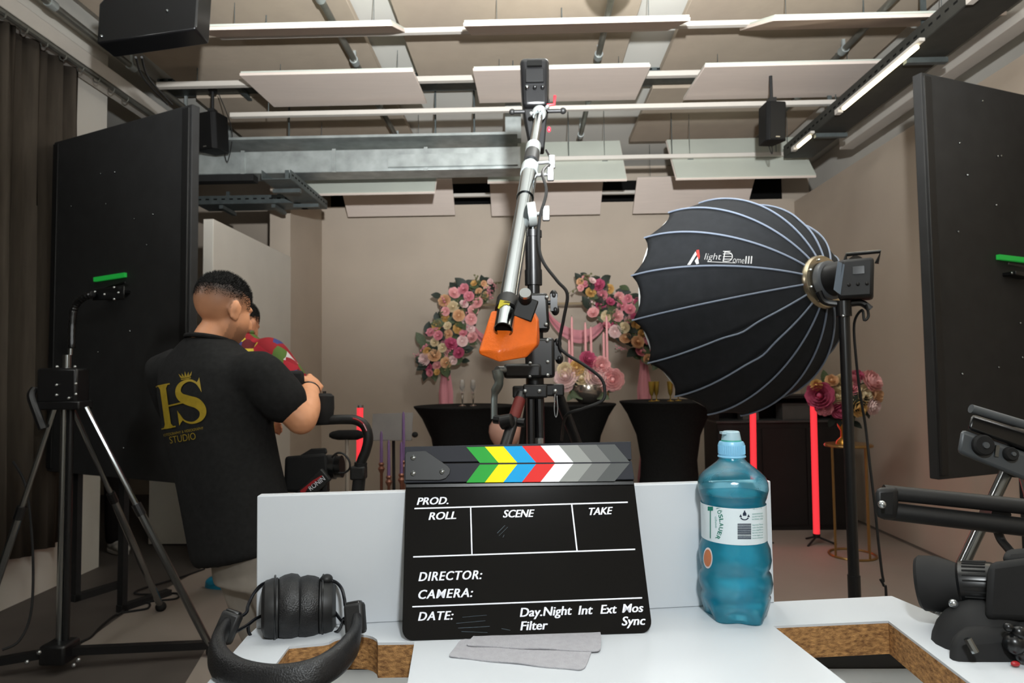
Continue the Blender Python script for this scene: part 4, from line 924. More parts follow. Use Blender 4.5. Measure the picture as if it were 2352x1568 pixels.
pts = [at(1990, 700, 2.10), at(1995, 725, 2.08), at(1985, 735, 2.08), at(1980, 712, 2.1), at(1962, 742, 2.14), at(1966, 820, 2.16), at(1975, 900, 2.18), at(1988, 980, 2.2), at(1997, 1060, 2.2), at(2008, 1150, 2.2), at(2016, 1230, 2.2), at(2025, 1310, 2.2), at(2029, 1335, 2.2), at(2022, 1330, 2.2), at(2030, 1345, 2.2), at(2036, 1380, 2.2), at(2040, 1700, 2.25)]
setp(G().tube(smoothpts(pts, 5), 0.0042, 7).build('softbox_cable', blackpl), 'thin black cable hanging from the softbox lamp beside its stand', 'cable')
# ------------------------------------------------------------------ wind-up stand at the left
YQ = 3.05
c0 = at(150, 930, YQ)
t = thing('tripod_stand', 'black and chrome tripod stand with flexible neck in front of the dark curtain', 'light stand', (c0.x, YQ, 0))
zq = lambda py: at(150, py, YQ).z
polem = mat('dark_chrome', '8f9292', 0.18, 0.95, vary=0.05)
for s, m_, r_ in ((-0.012, polem, 0.016), (0.016, standm, 0.015)): G().tube([V((c0.x + s, YQ + abs(s), zq(860))), V((c0.x + s, YQ + abs(s), 0.04))], r_, 12).build('column_tube', m_, t)
G().box((c0.x - 0.01, YQ, (zq(845) + zq(925)) / 2), (0.19, 0.10, zq(845) - zq(925))).build('crank_box', standm, t, bev=0.012)
G().cyl(V((c0.x + 0.005, YQ, zq(848))), V((c0.x + 0.005, YQ, zq(815))), 0.02).cyl(V((c0.x + 0.02, YQ, zq(815))), V((c0.x + 0.02, YQ, zq(765))), 0.011).build('spigot', polem, t)
for x, y in ((131, 842), (172, 842), (130, 884), (174, 881), (130, 907), (174, 905), (158, 914)): G().ell(at(x, y, YQ - 0.055), 0.0075, None, 8, 6).build('bolt', boltm, t)
G().cyl(at(118, 893, YQ), at(82, 893, YQ - 0.03), 0.012).tube(smoothpts([at(80, 893, YQ - 0.03), at(72, 910, YQ - 0.05), at(85, 950, YQ - 0.06), at(98, 985, YQ - 0.06)]), 0.018, 10).build('crank_handle', standm, t)
neck = [at(165, 800, YQ), at(166, 745, YQ), at(172, 705, YQ), at(190, 685, YQ - 0.02), at(215, 675, YQ - 0.03)]
np_ = smoothpts(neck, 8)
G().tube(np_, [0.014 + 0.003 * (i % 2) for i in range(len(np_))], 10).build('flexible_neck', blackgl, t)
G().hexa([at(212, 690, YQ), at(286, 688, YQ - 0.04), at(286, 688, YQ + 0.04), at(212, 690, YQ + 0.06), at(214, 664, YQ), at(286, 655, YQ - 0.04), at(286, 655, YQ + 0.04), at(214, 664, YQ + 0.06)]).build('clamp_head', blackgl, t, bev=0.006)
for x, y in ((218, 670), (262, 660), (272, 672), (262, 687), (240, 676)): G().ell(at(x, y, YQ - 0.045), 0.006, None, 8, 6).build('head_screw', boltm, t)
G().box((c0.x, YQ, zq(930)), (0.2, 0.10, 0.04)).build('leg_collar', standm, t, bev=0.006)
fr_ = on_z(488, 1494, 0.03); fl_ = on_z(-170, 1560, 0.03); fb_ = V((c0.x + 0.05, YQ + 0.75, 0.03))
for a, b in ((at(197, 935, YQ - 0.02), fr_), (at(128, 932, YQ - 0.02), fl_ + V((0.1, 0.1, 0))), (V((c0.x, YQ + 0.04, zq(930))), fb_)):
    m1 = a.lerp(b, 0.42); o = G().tube([a, m1], 0.0125, 10).build('leg', polem, t); G().tube([m1 - (b - a).normalized() * 0.03, b], 0.0175, 10).build('leg_tube', polem, o); G().tube([m1 - (b - a).normalized() * 0.04, m1 + (b - a).normalized() * 0.02], 0.021, 10).build('leg_clamp', standm, o); G().ell(b, (0.03, 0.03, 0.028)).build('rubber_foot', blackm, o)
bse = V((c0.x, YQ, 0.09))
G().bar(bse, fr_ + V((0, 0, 0.03)), 0.035, 0.035).bar(bse, fl_.lerp(bse, 0.3) + V((0, 0, 0.02)), 0.035, 0.035).build('base_strut', standm, t)
G().box(bse, (0.12, 0.12, 0.09)).build('base_hub', standm, t, bev=0.012)
for x, y in ((90, 1498), (62, 1520), (180, 1515), (170, 1527)): G().ell(at(x, y, YQ - 0.1), 0.01, None, 8, 6).build('base_bolt', boltm, t)
# ------------------------------------------------------------------ decoration at the back wall
pinks = [mat('petal_' + n_, c, 0.7, vary=0.1, scale=40, spec=0.2) for n_, c in (('blush', 'efb6b4'), ('pink', 'e2949f'), ('rose', 'c65c7c'), ('peach', 'e0b48a'), ('cream', 'e4d2ae'), ('yellow', 'd9b06c'), ('pale', 'f2d6d2'), ('magenta', 'b83a66'))]
leafm = mat('leaf_green', '33422c', 0.6, col2='566340', scale=20); leafd = mat('leaf_dark', '222c22', 0.6, vary=0.2); sprigm = mat('sprig_olive', '75744f', 0.7, vary=0.2)
def rose_mesh(nm, layers, open_):
    g = G()
    for li, (n, r, h, w_, tilt) in enumerate(layers):
        for k in range(n):
            a = 2 * math.pi * k / n + li * 0.6; ca, sa = math.cos(a), math.sin(a)
            rot = Matrix.Rotation(a, 3, 'Z'); ps = []
            for i in range(4):
                s = i / 3; rr = r * (0.15 + 0.85 * math.sin(s * math.pi / 2) ** (0.7)) * (1 + 0.15 * tilt * s); zz_ = h * s - 0.05
                ww = w_ * math.sin(math.pi * (0.22 + 0.63 * s))
                for j in (-1, 0, 1): ps.append(rot @ V((rr - 0.10 * abs(j) * r * (1 - s * 0.4), ww * j, zz_ + (0.06 * (1 - abs(j)) if i == 3 else 0))))
            g.add(ps, [(i * 3 + j, i * 3 + j + 1, i * 3 + j + 4, i * 3 + j + 3) for i in range(3) for j in range(2)])
    g.ell((0, 0, 0.2), (0.16, 0.16, 0.22), None, 8, 5)
    me = bpy.data.meshes.new(nm); me.from_pydata(g.v, [], g.f)
    for p in me.polygons: p.use_smooth = True
    me.materials.append(pinks[0]); return me
ROSE = rose_mesh('rose', [(4, 0.22, 0.5, 0.22, 0), (5, 0.36, 0.48, 0.30, 0.3), (6, 0.5, 0.40, 0.36, 0.8), (7, 0.60, 0.25, 0.38, 1.3)], 1)
PEONY = rose_mesh('peony', [(6, 0.2, 0.55, 0.15, 0), (9, 0.35, 0.53, 0.2, 0.3), (11, 0.47, 0.45, 0.22, 0.6), (11, 0.58, 0.33, 0.26, 1.0), (9, 0.62, 0.15, 0.3, 1.3)], 1)
def leaf_mesh(nm, L_, w_):
    vs_ = []; fs = []
    for i in range(6):
        s = i / 5; ww = w_ * math.sin(math.pi * min(1, s * 0.92 + 0.06)) ; z_ = 0.18 * L_ * math.sin(s * 2.2)
        for j in (-1, 0, 1): vs_.append((s * L_, ww * j, z_ + 0.15 * w_ * abs(j)))
    for i in range(5):
        for j in range(2): fs.append((i * 3 + j, i * 3 + j + 1, i * 3 + j + 4, i * 3 + j + 3))
    me = bpy.data.meshes.new(nm); me.from_pydata(vs_, [], fs); me.materials.append(leafm)
    for p in me.polygons: p.use_smooth = True
    return me
LEAF = leaf_mesh('leaf', 1.0, 0.28)
g = G()
for k in range(7):
    s = 0.25 + 0.11 * k; g.tube([(0, 0, 0), (s * 0.5, 0, s * 0.55), (s, (k % 3 - 1) * 0.12, s * 0.62 + 0.1)], 0.012, 4); g.ell((s, (k % 3 - 1) * 0.12, s * 0.62 + 0.1), 0.055, None, 6, 4)
SPRIG = bpy.data.meshes.new('sprig'); SPRIG.from_pydata(g.v, [], g.f); SPRIG.materials.append(sprigm)
def put(me, nm, parent, loc, size, dirv, m, roll=0.0):
    o = bpy.data.objects.new(nm, me); COL.objects.link(o); o.parent = parent
    o.location = V(loc) - ORG[parent.name]; o.scale = (size, size, size)
    o.rotation_mode = 'QUATERNION'; q = V(dirv).to_track_quat('Z', 'Y'); o.rotation_quaternion = q @ Euler((0, 0, roll)).to_quaternion()
    if o.material_slots[0].material != m: o.material_slots[0].link = 'OBJECT'; o.material_slots[0].material = m
    return o
def garland(path, wid, t, Y, n, seed, dens, pal):
    rr = random.Random(seed); L_ = len(path) - 1; done = []
    for k in range(n * 30):
        if len(done) >= n: break
        s = rr.random() * L_; i = min(int(s), L_ - 1); f = s - i
        x = lerp(path[i][0], path[i + 1][0], f); y = lerp(path[i][1], path[i + 1][1], f); w_ = lerp(wid[i], wid[i + 1], f)
        x += rr.uniform(-1, 1) * w_; y += rr.uniform(-1, 1) * w_ * 0.6
        r = rr.uniform(9, 14.5) * min(1, w_ / 38 + 0.3)
        if any((x - a) ** 2 + (y - b) ** 2 < (0.8 * (r + c)) ** 2 for a, b, c in done): continue
        done.append((x, y, r))
        p = at(x, y, Y - rr.uniform(0.02, 0.10)); d = V((rr.uniform(-.5, .5), -1, rr.uniform(-.2, .6)))
        put(rr.choice((ROSE, ROSE, PEONY)), 'flower', t, p, r * 1.55 * Y / F, d, pinks[rr.choice(pal)], rr.random() * 6)
    for k in range(int(n * 2.0)):
        s = rr.random() * L_; i = min(int(s), L_ - 1); f = s - i; w_ = lerp(wid[i], wid[i + 1], f)
        x = lerp(path[i][0], path[i + 1][0], f) + rr.uniform(-1.1, 1.1) * w_; y = lerp(path[i][1], path[i + 1][1], f) + rr.uniform(-0.8, 0.8) * w_
        d = V((rr.uniform(-1, 1), rr.uniform(-0.6, 0.1), rr.uniform(-0.6, 1)))
        put(LEAF, 'leaf', t, at(x, y, Y + rr.uniform(-0.05, 0.04)), rr.uniform(20, 40) * Y / F, V((rr.uniform(-.4, .4), -1, rr.uniform(0, .5))), rr.choice((leafm, leafd, leafd)), rr.random() * 6.28)
    for k in range(int(n * 0.45)):
        s = rr.random() * L_; i = min(int(s), L_ - 1); f = s - i; w_ = lerp(wid[i], wid[i + 1], f)
        x = lerp(path[i][0], path[i + 1][0], f) + rr.uniform(-1, 1) * w_; y = lerp(path[i][1], path[i + 1][1], f) + rr.uniform(-0.7, 0.7) * w_
        put(SPRIG, 'sprig', t, at(x, y, Y), rr.uniform(28, 48) * Y / F, V((rr.uniform(-1, 1), -0.6, rr.uniform(-0.6, 0.8))), rr.choice((sprigm, sprigm, pinks[1])), rr.random() * 6)
    # stem that carries the flowers
    G().tube(smoothpts([at(x, y, Y + 0.02) for x, y in path], 5), 0.02, 8).build('stem', leafd, t)
YF = 6.75
# display frame
xa, xb = at(1024, 800, YF).x, at(1478, 800, YF).x; ztop = at(1250, 698, YF).z
fr = thing('display_frame', 'thin pale display frame behind the tables carrying the flower garlands', 'frame', ((xa + xb) / 2, YF, 0))
frm = mat('frame_champagne', 'b7a486', 0.4, 0.5, vary=0.05)
G().tube([(xa, YF, 0), (xa, YF, ztop)], 0.014, 8).build('upright', frm, fr); G().tube([(xb, YF, 0), (xb, YF, ztop)], 0.014, 8).build('upright', frm, fr); G().tube([(xa, YF, ztop), (xb, YF, ztop)], 0.014, 8).build('top_bar', frm, fr)
for x in (xa, xb): G().box((x, YF, 0.01), (0.06, 0.4, 0.02)).build('foot', frm, fr)
tulle = mat('pink_tulle', 'cf8b93', 0.9, vary=0.08, scale=10, stretch=(6, 1, 0.3), spec=0.1)
for x, px, lab in ((xa, 1024, 'pink tulle drape on the left upright of the flower frame'), (xb, 1478, 'pink tulle drape on the right upright of the flower frame')):
    g = G(); vs_ = []; n = 22
    for i, z_ in enumerate([0.05 + k * (ztop - 0.05) / 9 for k in range(10)]):
        w_ = 0.062 + 0.02 * math.sin(i * 1.7) - 0.02 * (i / 9)
        for j in range(n): a = 2 * math.pi * j / n; vs_.append(V((x + (w_ + 0.012 * math.cos(6 * a + i * 0.4)) * math.cos(a), YF - 0.01 + (0.04 + 0.01 * math.cos(6 * a)) * math.sin(a), z_)))
    g.add(vs_, [(i * n + j, i * n + (j + 1) % n, (i + 1) * n + (j + 1) % n, (i + 1) * n + j) for i in range(9) for j in range(n)])
    setp(g.build('tulle_drape', tulle, smooth=80), lab, 'drape', 'pink tulle drapes')
def swag(pts, lab):
    P_ = smoothpts([at(x, y, YF - 0.03) for x, y in pts], 6); vs_ = []; n = len(P_)
    for i, p in enumerate(P_):
        h = 0.022 + 0.045 * math.sin(math.pi * i / (n - 1))
        for j in range(7): q = j / 6 - 0.5; vs_.append(p + V((0, -0.015 * math.cos(q * 9), q * 2 * h)))
    o = G().add(vs_, [(i * 7 + j, i * 7 + j + 1, i * 7 + j + 8, i * 7 + j + 7) for i in range(n - 1) for j in range(6)]).build('tulle_swag', tulle, smooth=80)
    q = o.modifiers.new('thick', 'SOLIDIFY'); q.thickness = 0.004
    setp(o, lab, 'drape', 'pink tulle drapes')
swag([(1082, 742), (1100, 770), (1130, 790), (1175, 800), (1215, 785), (1245, 750), (1256, 715)], 'pink tulle swag hanging behind the orange weight')
swag([(1256, 715), (1272, 740), (1298, 762), (1330, 773), (1362, 765), (1386, 744), (1398, 725)], 'pink tulle swag hanging right of the boom stand')
t = thing('flower_garland', 'left garland of pink, peach and cream roses on the display frame', 'flowers', at(1040, 850, YF), 'rose garlands')
garland([(1122, 648), (1085, 670), (1055, 705), (1045, 745), (1030, 785), (1005, 825), (992, 848)], [12, 26, 36, 42, 46, 34, 14], t, YF - 0.08, 58, 11, 1, [0, 1, 1, 2, 3, 3, 4, 5, 6, 0])
t = thing('flower_garland', 'right garland of pink, peach and cream roses partly behind the softbox', 'flowers', at(1440, 850, YF), 'rose garlands')
garland([(1340, 645), (1375, 672), (1405, 700), (1435, 730), (1465, 760), (1490, 795), (1512, 830)], [14, 30, 40, 44, 44, 34, 14], t, YF - 0.08, 62, 12, 1, [0, 1, 1, 2, 3, 3, 4, 5, 6, 0])
# ------------------------------------------------------------------ black spandex cocktail tables
def cocktail(px0, px1, py, Y, label):
    a = at(px0, py, Y); b = at(px1, py, Y); c = V(((a.x + b.x) / 2, Y, 0)); r = (b.x - a.x) / 2; h = a.z * 0.5 + b.z * 0.5
    t = thing('cocktail_table', label, 'table', c, 'black cocktail tables')
    prof = [(r * 0.96, 0.012), (r * 0.93, 0.05), (r * 0.72, 0.22 * h), (r * 0.60, 0.42 * h), (r * 0.58, 0.55 * h), (r * 0.66, 0.74 * h), (r * 0.84, 0.90 * h), (r * 0.97, 0.975 * h), (r, h - 0.012)]
    def four(tt, hh): k = abs(math.cos(2 * tt)) ; s = max(0.0, 1 - hh / (0.5 * h)); return 1 - 0.22 * s * (1 - k) * 0.6
    G().lathe(prof, c, n=48, mod=four).build('stretch_cover', blackcloth, t, smooth=80)
    G().lathe([(r, -0.012), (r + 0.003, -0.004), (r, 0.0), (0, 0.0)], c + V((0, 0, h)), n=48).build('table_top', blackcloth, t)
    for k in range(4): a_ = k * math.pi / 2; G().ell(c + V((r * 0.95 * math.cos(a_), r * 0.95 * math.sin(a_), 0.014)), (0.035, 0.035, 0.014), None, 10, 6).build('foot_pocket', blackcloth, t)
    return c, h
c1, h1 = cocktail(952, 1182, 931, 5.75, 'black covered cocktail table with two silver flutes on it')
c2, h2 = cocktail(1204, 1414, 927, 5.80, 'black covered cocktail table under the bowl of roses and candles')
c3, h3 = cocktail(1424, 1642, 920, 5.60, 'black covered cocktail table with four gold flutes on it')
silver = mat('silver', 'b5aca2', 0.2, 0.9, vary=0.04)
glassm = mat('clear_glass', 'e6e2dc', 0.08, vary=0.0); glassm.node_tree.nodes['Principled BSDF'].inputs['Transmission Weight'].default_value = 0.8
goldgl = mat('gold_glass', 'b99a45', 0.22, 0.7, vary=0.05)
for x, lab in ((1062, 'silver stemmed champagne flute, left of the pair'), (1087, 'silver stemmed champagne flute, right of the pair')):
    p = V((at(x, 930, 5.65).x, 5.65, h1)); t = thing('champagne_flute', lab, 'glass', p, 'silver champagne flutes')
    G().lathe([(0.032, 0), (0.032, 0.004), (0.006, 0.012), (0.007, 0.05), (0.012, 0.075), (0.008, 0.09), (0.012, 0.11)], p, n=16).build('stem', silver, t)
    G().lathe([(0.010, 0.105), (0.020, 0.13), (0.024, 0.17), (0.021, 0.225), (0.0195, 0.225), (0.022, 0.17), (0.0, 0.125)], p, n=16).build('bowl', glassm, t)
for x, lab in ((1497, 'gold champagne flute, first from the left'), (1508, 'gold champagne flute, second from the left'), (1540, 'gold champagne flute, third from the left'), (1558, 'gold champagne flute, rightmost of the four')):
    yy = 5.5 + (0.05 if x in (1508, 1558) else 0); p = V((at(x, 920, yy).x, yy, h3)); t = thing('champagne_flute', lab, 'glass', p, 'gold champagne flutes')
    G().lathe([(0.03, 0), (0.03, 0.004), (0.005, 0.01), (0.005, 0.045), (0.012, 0.055)], p, n=16).build('stem', goldgl, t)
    G().lathe([(0.012, 0.055), (0.019, 0.075), (0.026, 0.165), (0.0245, 0.165), (0.017, 0.075), (0, 0.06)], p, n=16).build('bowl', goldgl, t)
# bowl of flowers with candles
YC = 5.72
bw = at(1352, 925, YC); bw.z = h2
t = thing('flower_bowl', 'silver bowl of pink and cream peonies on the middle table', 'flowers', bw)
G().lathe([(0.05, 0.0), (0.09, 0.02), (0.135, 0.07), (0.15, 0.125), (0.142, 0.17), (0.135, 0.17), (0.13, 0.12), (0, 0.05)], bw, n=30).build('bowl', silver, t)
rr = random.Random(21)
for (x, y, r, ci, me) in [(1300, 868, 24, 6, PEONY), (1335, 868, 22, 4, ROSE), (1368, 868, 26, 6, PEONY), (1408, 872, 24, 0, PEONY), (1297, 850, 17, 4, ROSE), (1325, 846, 17, 5, ROSE), (1350, 828, 20, 2, PEONY), (1380, 840, 20, 0, PEONY), (1318, 858, 16, 6, ROSE), (1390, 858, 18, 0, ROSE), (1302, 888, 14, 6, PEONY), (1345, 884, 15, 4, ROSE), (1385, 884, 16, 0, ROSE), (1362, 846, 15, 1, ROSE)]:
    put(me, 'flower', t, at(x, y, YC - 0.06), r * 1.55 * YC / F, V((rr.uniform(-.4, .4), -1, rr.uniform(0.1, .7))), pinks[ci], rr.random() * 6)
for k in range(16): put(LEAF, 'leaf', t, at(rr.uniform(1300, 1400), rr.uniform(870, 905), YC - 0.05), rr.uniform(22, 36) * YC / F, V((rr.uniform(-.5, .5), -1, 0.3)), rr.choice((leafm, leafd)), rr.random() * 6)
candm = mat('pink_wax', 'dd9a9c', 0.5, vary=0.04)
for (x, y0_, y1_, lab) in ((1307, 780, 850, 'pink taper candle, short one at the left of the bowl'), (1313, 727, 842, 'pink taper candle, tall one left of the bowl centre'), (1344, 740, 835, 'pink taper candle behind the bright pink peony'), (1357, 750, 840, 'pink taper candle just right of the bowl centre'), (1386, 762, 845, 'pink taper candle, shorter one at the right of the bowl'), (1393, 726, 840, 'pink taper candle, tallest one at the right of the bowl')):
    p1 = at(x, y0_, YC + 0.02); p0 = at(x, y1_, YC + 0.02)
    t2 = thing('taper_candle', lab, 'candle', V((p0.x, p0.y, p0.z - 0.05)), 'pink taper candles')
    G().tube([V((p1.x, p0.y, p0.z)), V((p1.x, p0.y, p1.z - 0.02)), V((p1.x, p0.y, p1.z))], [0.0125, 0.0095, 0.004], 12).build('wax', candm, t2)
    G().tube([V((p1.x, p0.y, p1.z - 0.004)), V((p1.x, p0.y, p1.z + 0.012))], 0.0015, 5).build('wick', blackm, t2)
    G().tube([V((p1.x, p0.y, p0.z + 0.006)), V((p1.x, p0.y, h2 + 0.06))], 0.007, 8).lathe([(0.014, 0), (0.016, 0.02), (0.013, 0.02)], V((p1.x, p0.y, p0.z - 0.005)), n=12).build('holder', gold, t2)
# balloon
b = at(1160, 992, 5.1)
t = thing('balloon', 'rose pink balloon between the left table and the stand', 'balloon', b)
bal = mat('balloon_pink', 'd2a594', 0.22, vary=0.02)
G().lathe([(0.0, -0.145), (0.03, -0.14), (0.08, -0.105), (0.115, -0.05), (0.128, 0.0), (0.122, 0.05), (0.09, 0.1), (0.04, 0.13), (0, 0.136)], b, n=28).build('skin', bal, t)
G().lathe([(0.012, -0.158), (0.004, -0.147), (0.008, -0.14)], b, n=10).build('knot', bal, t)
G().tube([b - V((0, 0, 0.15)), V((b.x + 0.02, b.y, 0.5)), V((b.x, b.y, 0.03))], 0.0015, 5).build('ribbon', bal, t)
G().lathe([(0.03, 0), (0.03, 0.03), (0.0, 0.03)], V((b.x, b.y, 0.0)), n=12).build('ribbon_weight', blackm, t)
# ------------------------------------------------------------------ black bar cabinet at the right
YK = 5.62
x0, x1 = at(1648, 1000, YK).x, at(1952, 1000, YK).x; zt3 = at(1800, 912, YK).z
t = thing('bar_cabinet', 'black bar cabinet standing right of the cocktail tables', 'cabinet', ((x0 + x1) / 2, YK + 0.2, 0))
blackcab = mat('cabinet_black', '191919', 0.5, vary=0.1, spec=0.35)
zr = at(1800, 970, YK).z
G().box(((x0 + x1) / 2, YK + 0.22, zr / 2), (x1 - x0, 0.42, zr)).build('body', blackcab, t, bev=0.004)
G().box(((x0 + x1) / 2, YK + 0.22, zr + 0.008), (x1 - x0 + 0.02, 0.45, 0.016)).build('counter_edge', mat('cabinet_edge', '3a3a3a', 0.4), t)
for xx in (x0 + 0.02, x1 - 0.02): G().box((xx, YK + 0.25, (zr + zt3) / 2), (0.03, 0.38, zt3 - zr)).build('side_panel', blackcab, t)
G().box(((x0 + x1) / 2, YK + 0.42, (zr + zt3) / 2), (x1 - x0, 0.02, zt3 - zr)).build('back_panel', blackcab, t)
G().box(((x0 + x1) / 2, YK + 0.25, zt3), (x1 - x0, 0.40, 0.025)).build('top_shelf', blackcab, t, bev=0.003)
for k in range(3): G().box((x0 + (x1 - x0) * (k + 0.5) / 3, YK + 0.005, zr / 2), ((x1 - x0) / 3 - 0.01, 0.012, zr - 0.1)).build('front_panel', blackcab, t)
boxm = mat('box_grey', '4b4845', 0.7)
for (xa_, xb_, ya_, yb_, lab) in ((1700, 1735, 928, 968, 'dark grey box on the bar cabinet, left one'), (1790, 1862, 930, 968, 'dark grey box on the bar cabinet, wide right one')):
    p = at(xa_, yb_, YK + 0.2); q = at(xb_, ya_, YK + 0.2); t2 = thing('storage_box', lab, 'box', V(((p.x + q.x) / 2, YK + 0.2, zr + 0.016)), 'boxes on the bar cabinet')
    G().box(((p.x + q.x) / 2, YK + 0.2, zr + 0.016 + 0.06), (q.x - p.x, 0.16, 0.12)).build('carton', boxm, t2, bev=0.003); G().box(((p.x + q.x) / 2, YK + 0.2, zr + 0.136 + 0.01), (q.x - p.x + 0.006, 0.166, 0.02)).build('lid', boxm, t2, bev=0.002)
# flower stand right
YG = 4.86
fx = at(1958, 1270, YG).x; ztp = at(1958, 1022, YG).z
t = thing('plinth_stand', 'slim gold wire plinth with ring base under the right bouquet', 'plinth', (fx, YG, 0))
goldw = mat('gold_wire', '9c7a48', 0.35, 0.7, vary=0.05)
rg = 0.155
for z_ in (0.012, ztp): G().tube([V((fx + rg * math.cos(a), YG + rg * math.sin(a), z_)) for a in [i * math.pi / 20 for i in range(40)]], 0.009, 6, closed=True).build('ring', goldw, t)
for a in (0.35, 1.9, 3.5, 5.05): G().tube([V((fx + rg * math.cos(a), YG + rg * math.sin(a), 0.012)), V((fx + rg * math.cos(a), YG + rg * math.sin(a), ztp))], 0.008, 6).build('leg', goldw, t)
G().lathe([(rg, 0), (rg, 0.008), (0, 0.008)], V((fx, YG, ztp + 0.004)), n=32).build('top_plate', goldw, t)
t = thing('bouquet', 'big round bouquet of pink, cream and yellow flowers on the gold plinth', 'flowers', V((fx, YG, ztp + 0.012)))
zv = ztp + 0.012
G().lathe([(0.055, 0), (0.05, 0.02), (0.022, 0.05), (0.02, 0.09), (0.04, 0.13), (0.045, 0.17)], V((at(1938, 1000, YG).x, YG, zv)), n=20).build('vase', gold, t)
rr = random.Random(31)
for (x, y, r, ci, me) in [(1884, 908, 27, 2, PEONY), (1922, 908, 18, 4, PEONY), (1893, 935, 17, 1, PEONY), (1928, 940, 18, 2, ROSE), (1971, 934, 20, 5, ROSE), (2002, 932, 18, 6, PEONY), (1982, 905, 20, 4, ROSE), (1998, 878, 24, 0, PEONY), (1960, 868, 15, 1, PEONY), (1935, 880, 18, 4, ROSE), (1955, 890, 16, 1, ROSE), (2010, 905, 18, 3, ROSE), (1970, 862, 12, 2, PEONY), (1948, 915, 16, 4, ROSE), (1876, 885, 12, 5, ROSE), (1910, 875, 13, 3, ROSE)]:
    put(me, 'flower', t, at(x, y, YG - 0.1), r * 1.6 * YG / F, V(((x - 1945) / 90, -1, (915 - y) / 70)), pinks[ci], rr.random() * 6)
for k in range(46):
    a = rr.random() * 6.28; q = rr.uniform(0.2, 1.0); put(LEAF, 'leaf', t, at(1945 + 74 * q * math.cos(a), 915 + 52 * q * math.sin(a), YG - 0.06 + 0.08 * q), rr.uniform(22, 38) * YG / F, V((rr.uniform(-.6, .6), -1, rr.uniform(-.3, .7))), rr.choice((leafm, leafd, leafd)), rr.random() * 6)
G().ell(at(1945, 918, YG), (0.19, 0.14, 0.13)).build('moss_core', leafd, t)
# ------------------------------------------------------------------ red light tubes
redem = mat('red_tube_glow', 'ff3a44', 0.4, emit=0.6, vary=0)
def red_tube(px, ytop, Y, px2, lab, foot=True):
    a = at(px2, 0, Y); fl = V((at(px2, 1240, Y).x, Y, 0.0)); tp_ = at(px, ytop, Y)
    t = thing('red_light_tube', lab, 'light', fl, 'red light tubes')
    b0 = fl + V((0, 0, 0.07)); d = (tp_ - b0).normalized()
    G().tube([b0, tp_], 0.024, 14).build('tube', redem, t)
    G().tube([tp_, tp_ + d * 0.02], 0.025, 14).build('end_cap', boltm, t); G().tube([b0 - d * 0.02, b0 + d * 0.01], 0.026, 14).build('base_cap', blackpl, t)
    for k in range(3): an = R(100 + 120 * k); G().tube([b0 - d * 0.01, fl + V((0.14 * math.cos(an), 0.14 * math.sin(an), 0.008))], 0.008, 6).build('foot', blackpl, t)
    m_ = (b0 + tp_) / 2; o = lamp('red_tube_light', 'AREA', m_ + V((0, -0.04, 0)), 0.5, (1, 0.12, 0.14), m_ + V((0, -1, 0)), shape='RECTANGLE', size=0.03, size_y=0.9)
red_tube(1868, 928, 5.2, 1876, 'red light tube standing in front of the bar cabinet')
red_tube(1729, 928, 5.25, 1733, 'red light tube directly behind the water bottle')
red_tube(827, 936, 4.9, 823, 'red light tube behind the gimbal grip')
# ------------------------------------------------------------------ music stand, padded bar, candlesticks left of the tables
YM = 4.5
p = at(903, 980, YM)
t = thing('music_stand', 'grey music stand plate left of the cocktail tables', 'stand', (p.x, YM, 0))
greyp = mat('stand_plate_grey', '6e6966', 0.6, vary=0.06)
q = [at(856, 950, YM + 0.04), at(949, 947, YM + 0.04), at(945, 1010, YM - 0.04), at(853, 1010, YM - 0.04)]
G().prism(q, V((0, 0.006, -0.004))).build('plate', greyp, t); G().bar(q[3], q[2], 0.05, 0.006).build('ledge', greyp, t)
G().tube([V((p.x, YM + 0.01, p.z)), V((p.x, YM + 0.02, 0.45))], 0.011, 8).build('pole', blackm, t)
for k in range(3): an = R(90 + 120 * k); G().tube([V((p.x, YM + 0.02, 0.47)), V((p.x + 0.26 * math.cos(an), YM + 0.02 + 0.26 * math.sin(an), 0.01))], 0.008, 6).build('leg', blackm, t)
G().ell(at(953, 998, YM), (0.022, 0.03, 0.02)).build('knob', blackm, t)
a, b = at(757, 999, 3.9), at(838, 1001, 3.9); b.z = a.z
t = thing('padded_bar', 'black padded bar on a thin pole behind the gimbal', 'stand', ((a.x + b.x) / 2, 3.9, 0))
G().tube([a, a + (b - a) * 0.08, a + (b - a) * 0.25, a + (b - a) * 0.8, b], [0.012, 0.022, 0.03, 0.03, 0.014], 14).build('pad', blackcloth, t)
xm = at(797, 1050, 3.9).x; G().tube([V((xm, 3.9, a.z - 0.02)), V((xm, 3.9, 0.02))], 0.012, 8).build('pole', mat('pole_beige', '8a8177', 0.5), t); G().lathe([(0.13, 0), (0.13, 0.012), (0.012, 0.03)], (xm, 3.9, 0), n=24).build('base', blackm, t)
copper = mat('copper_stick', '7d5140', 0.4, 0.5); violet = mat('violet_wax', '6f5480', 0.5)
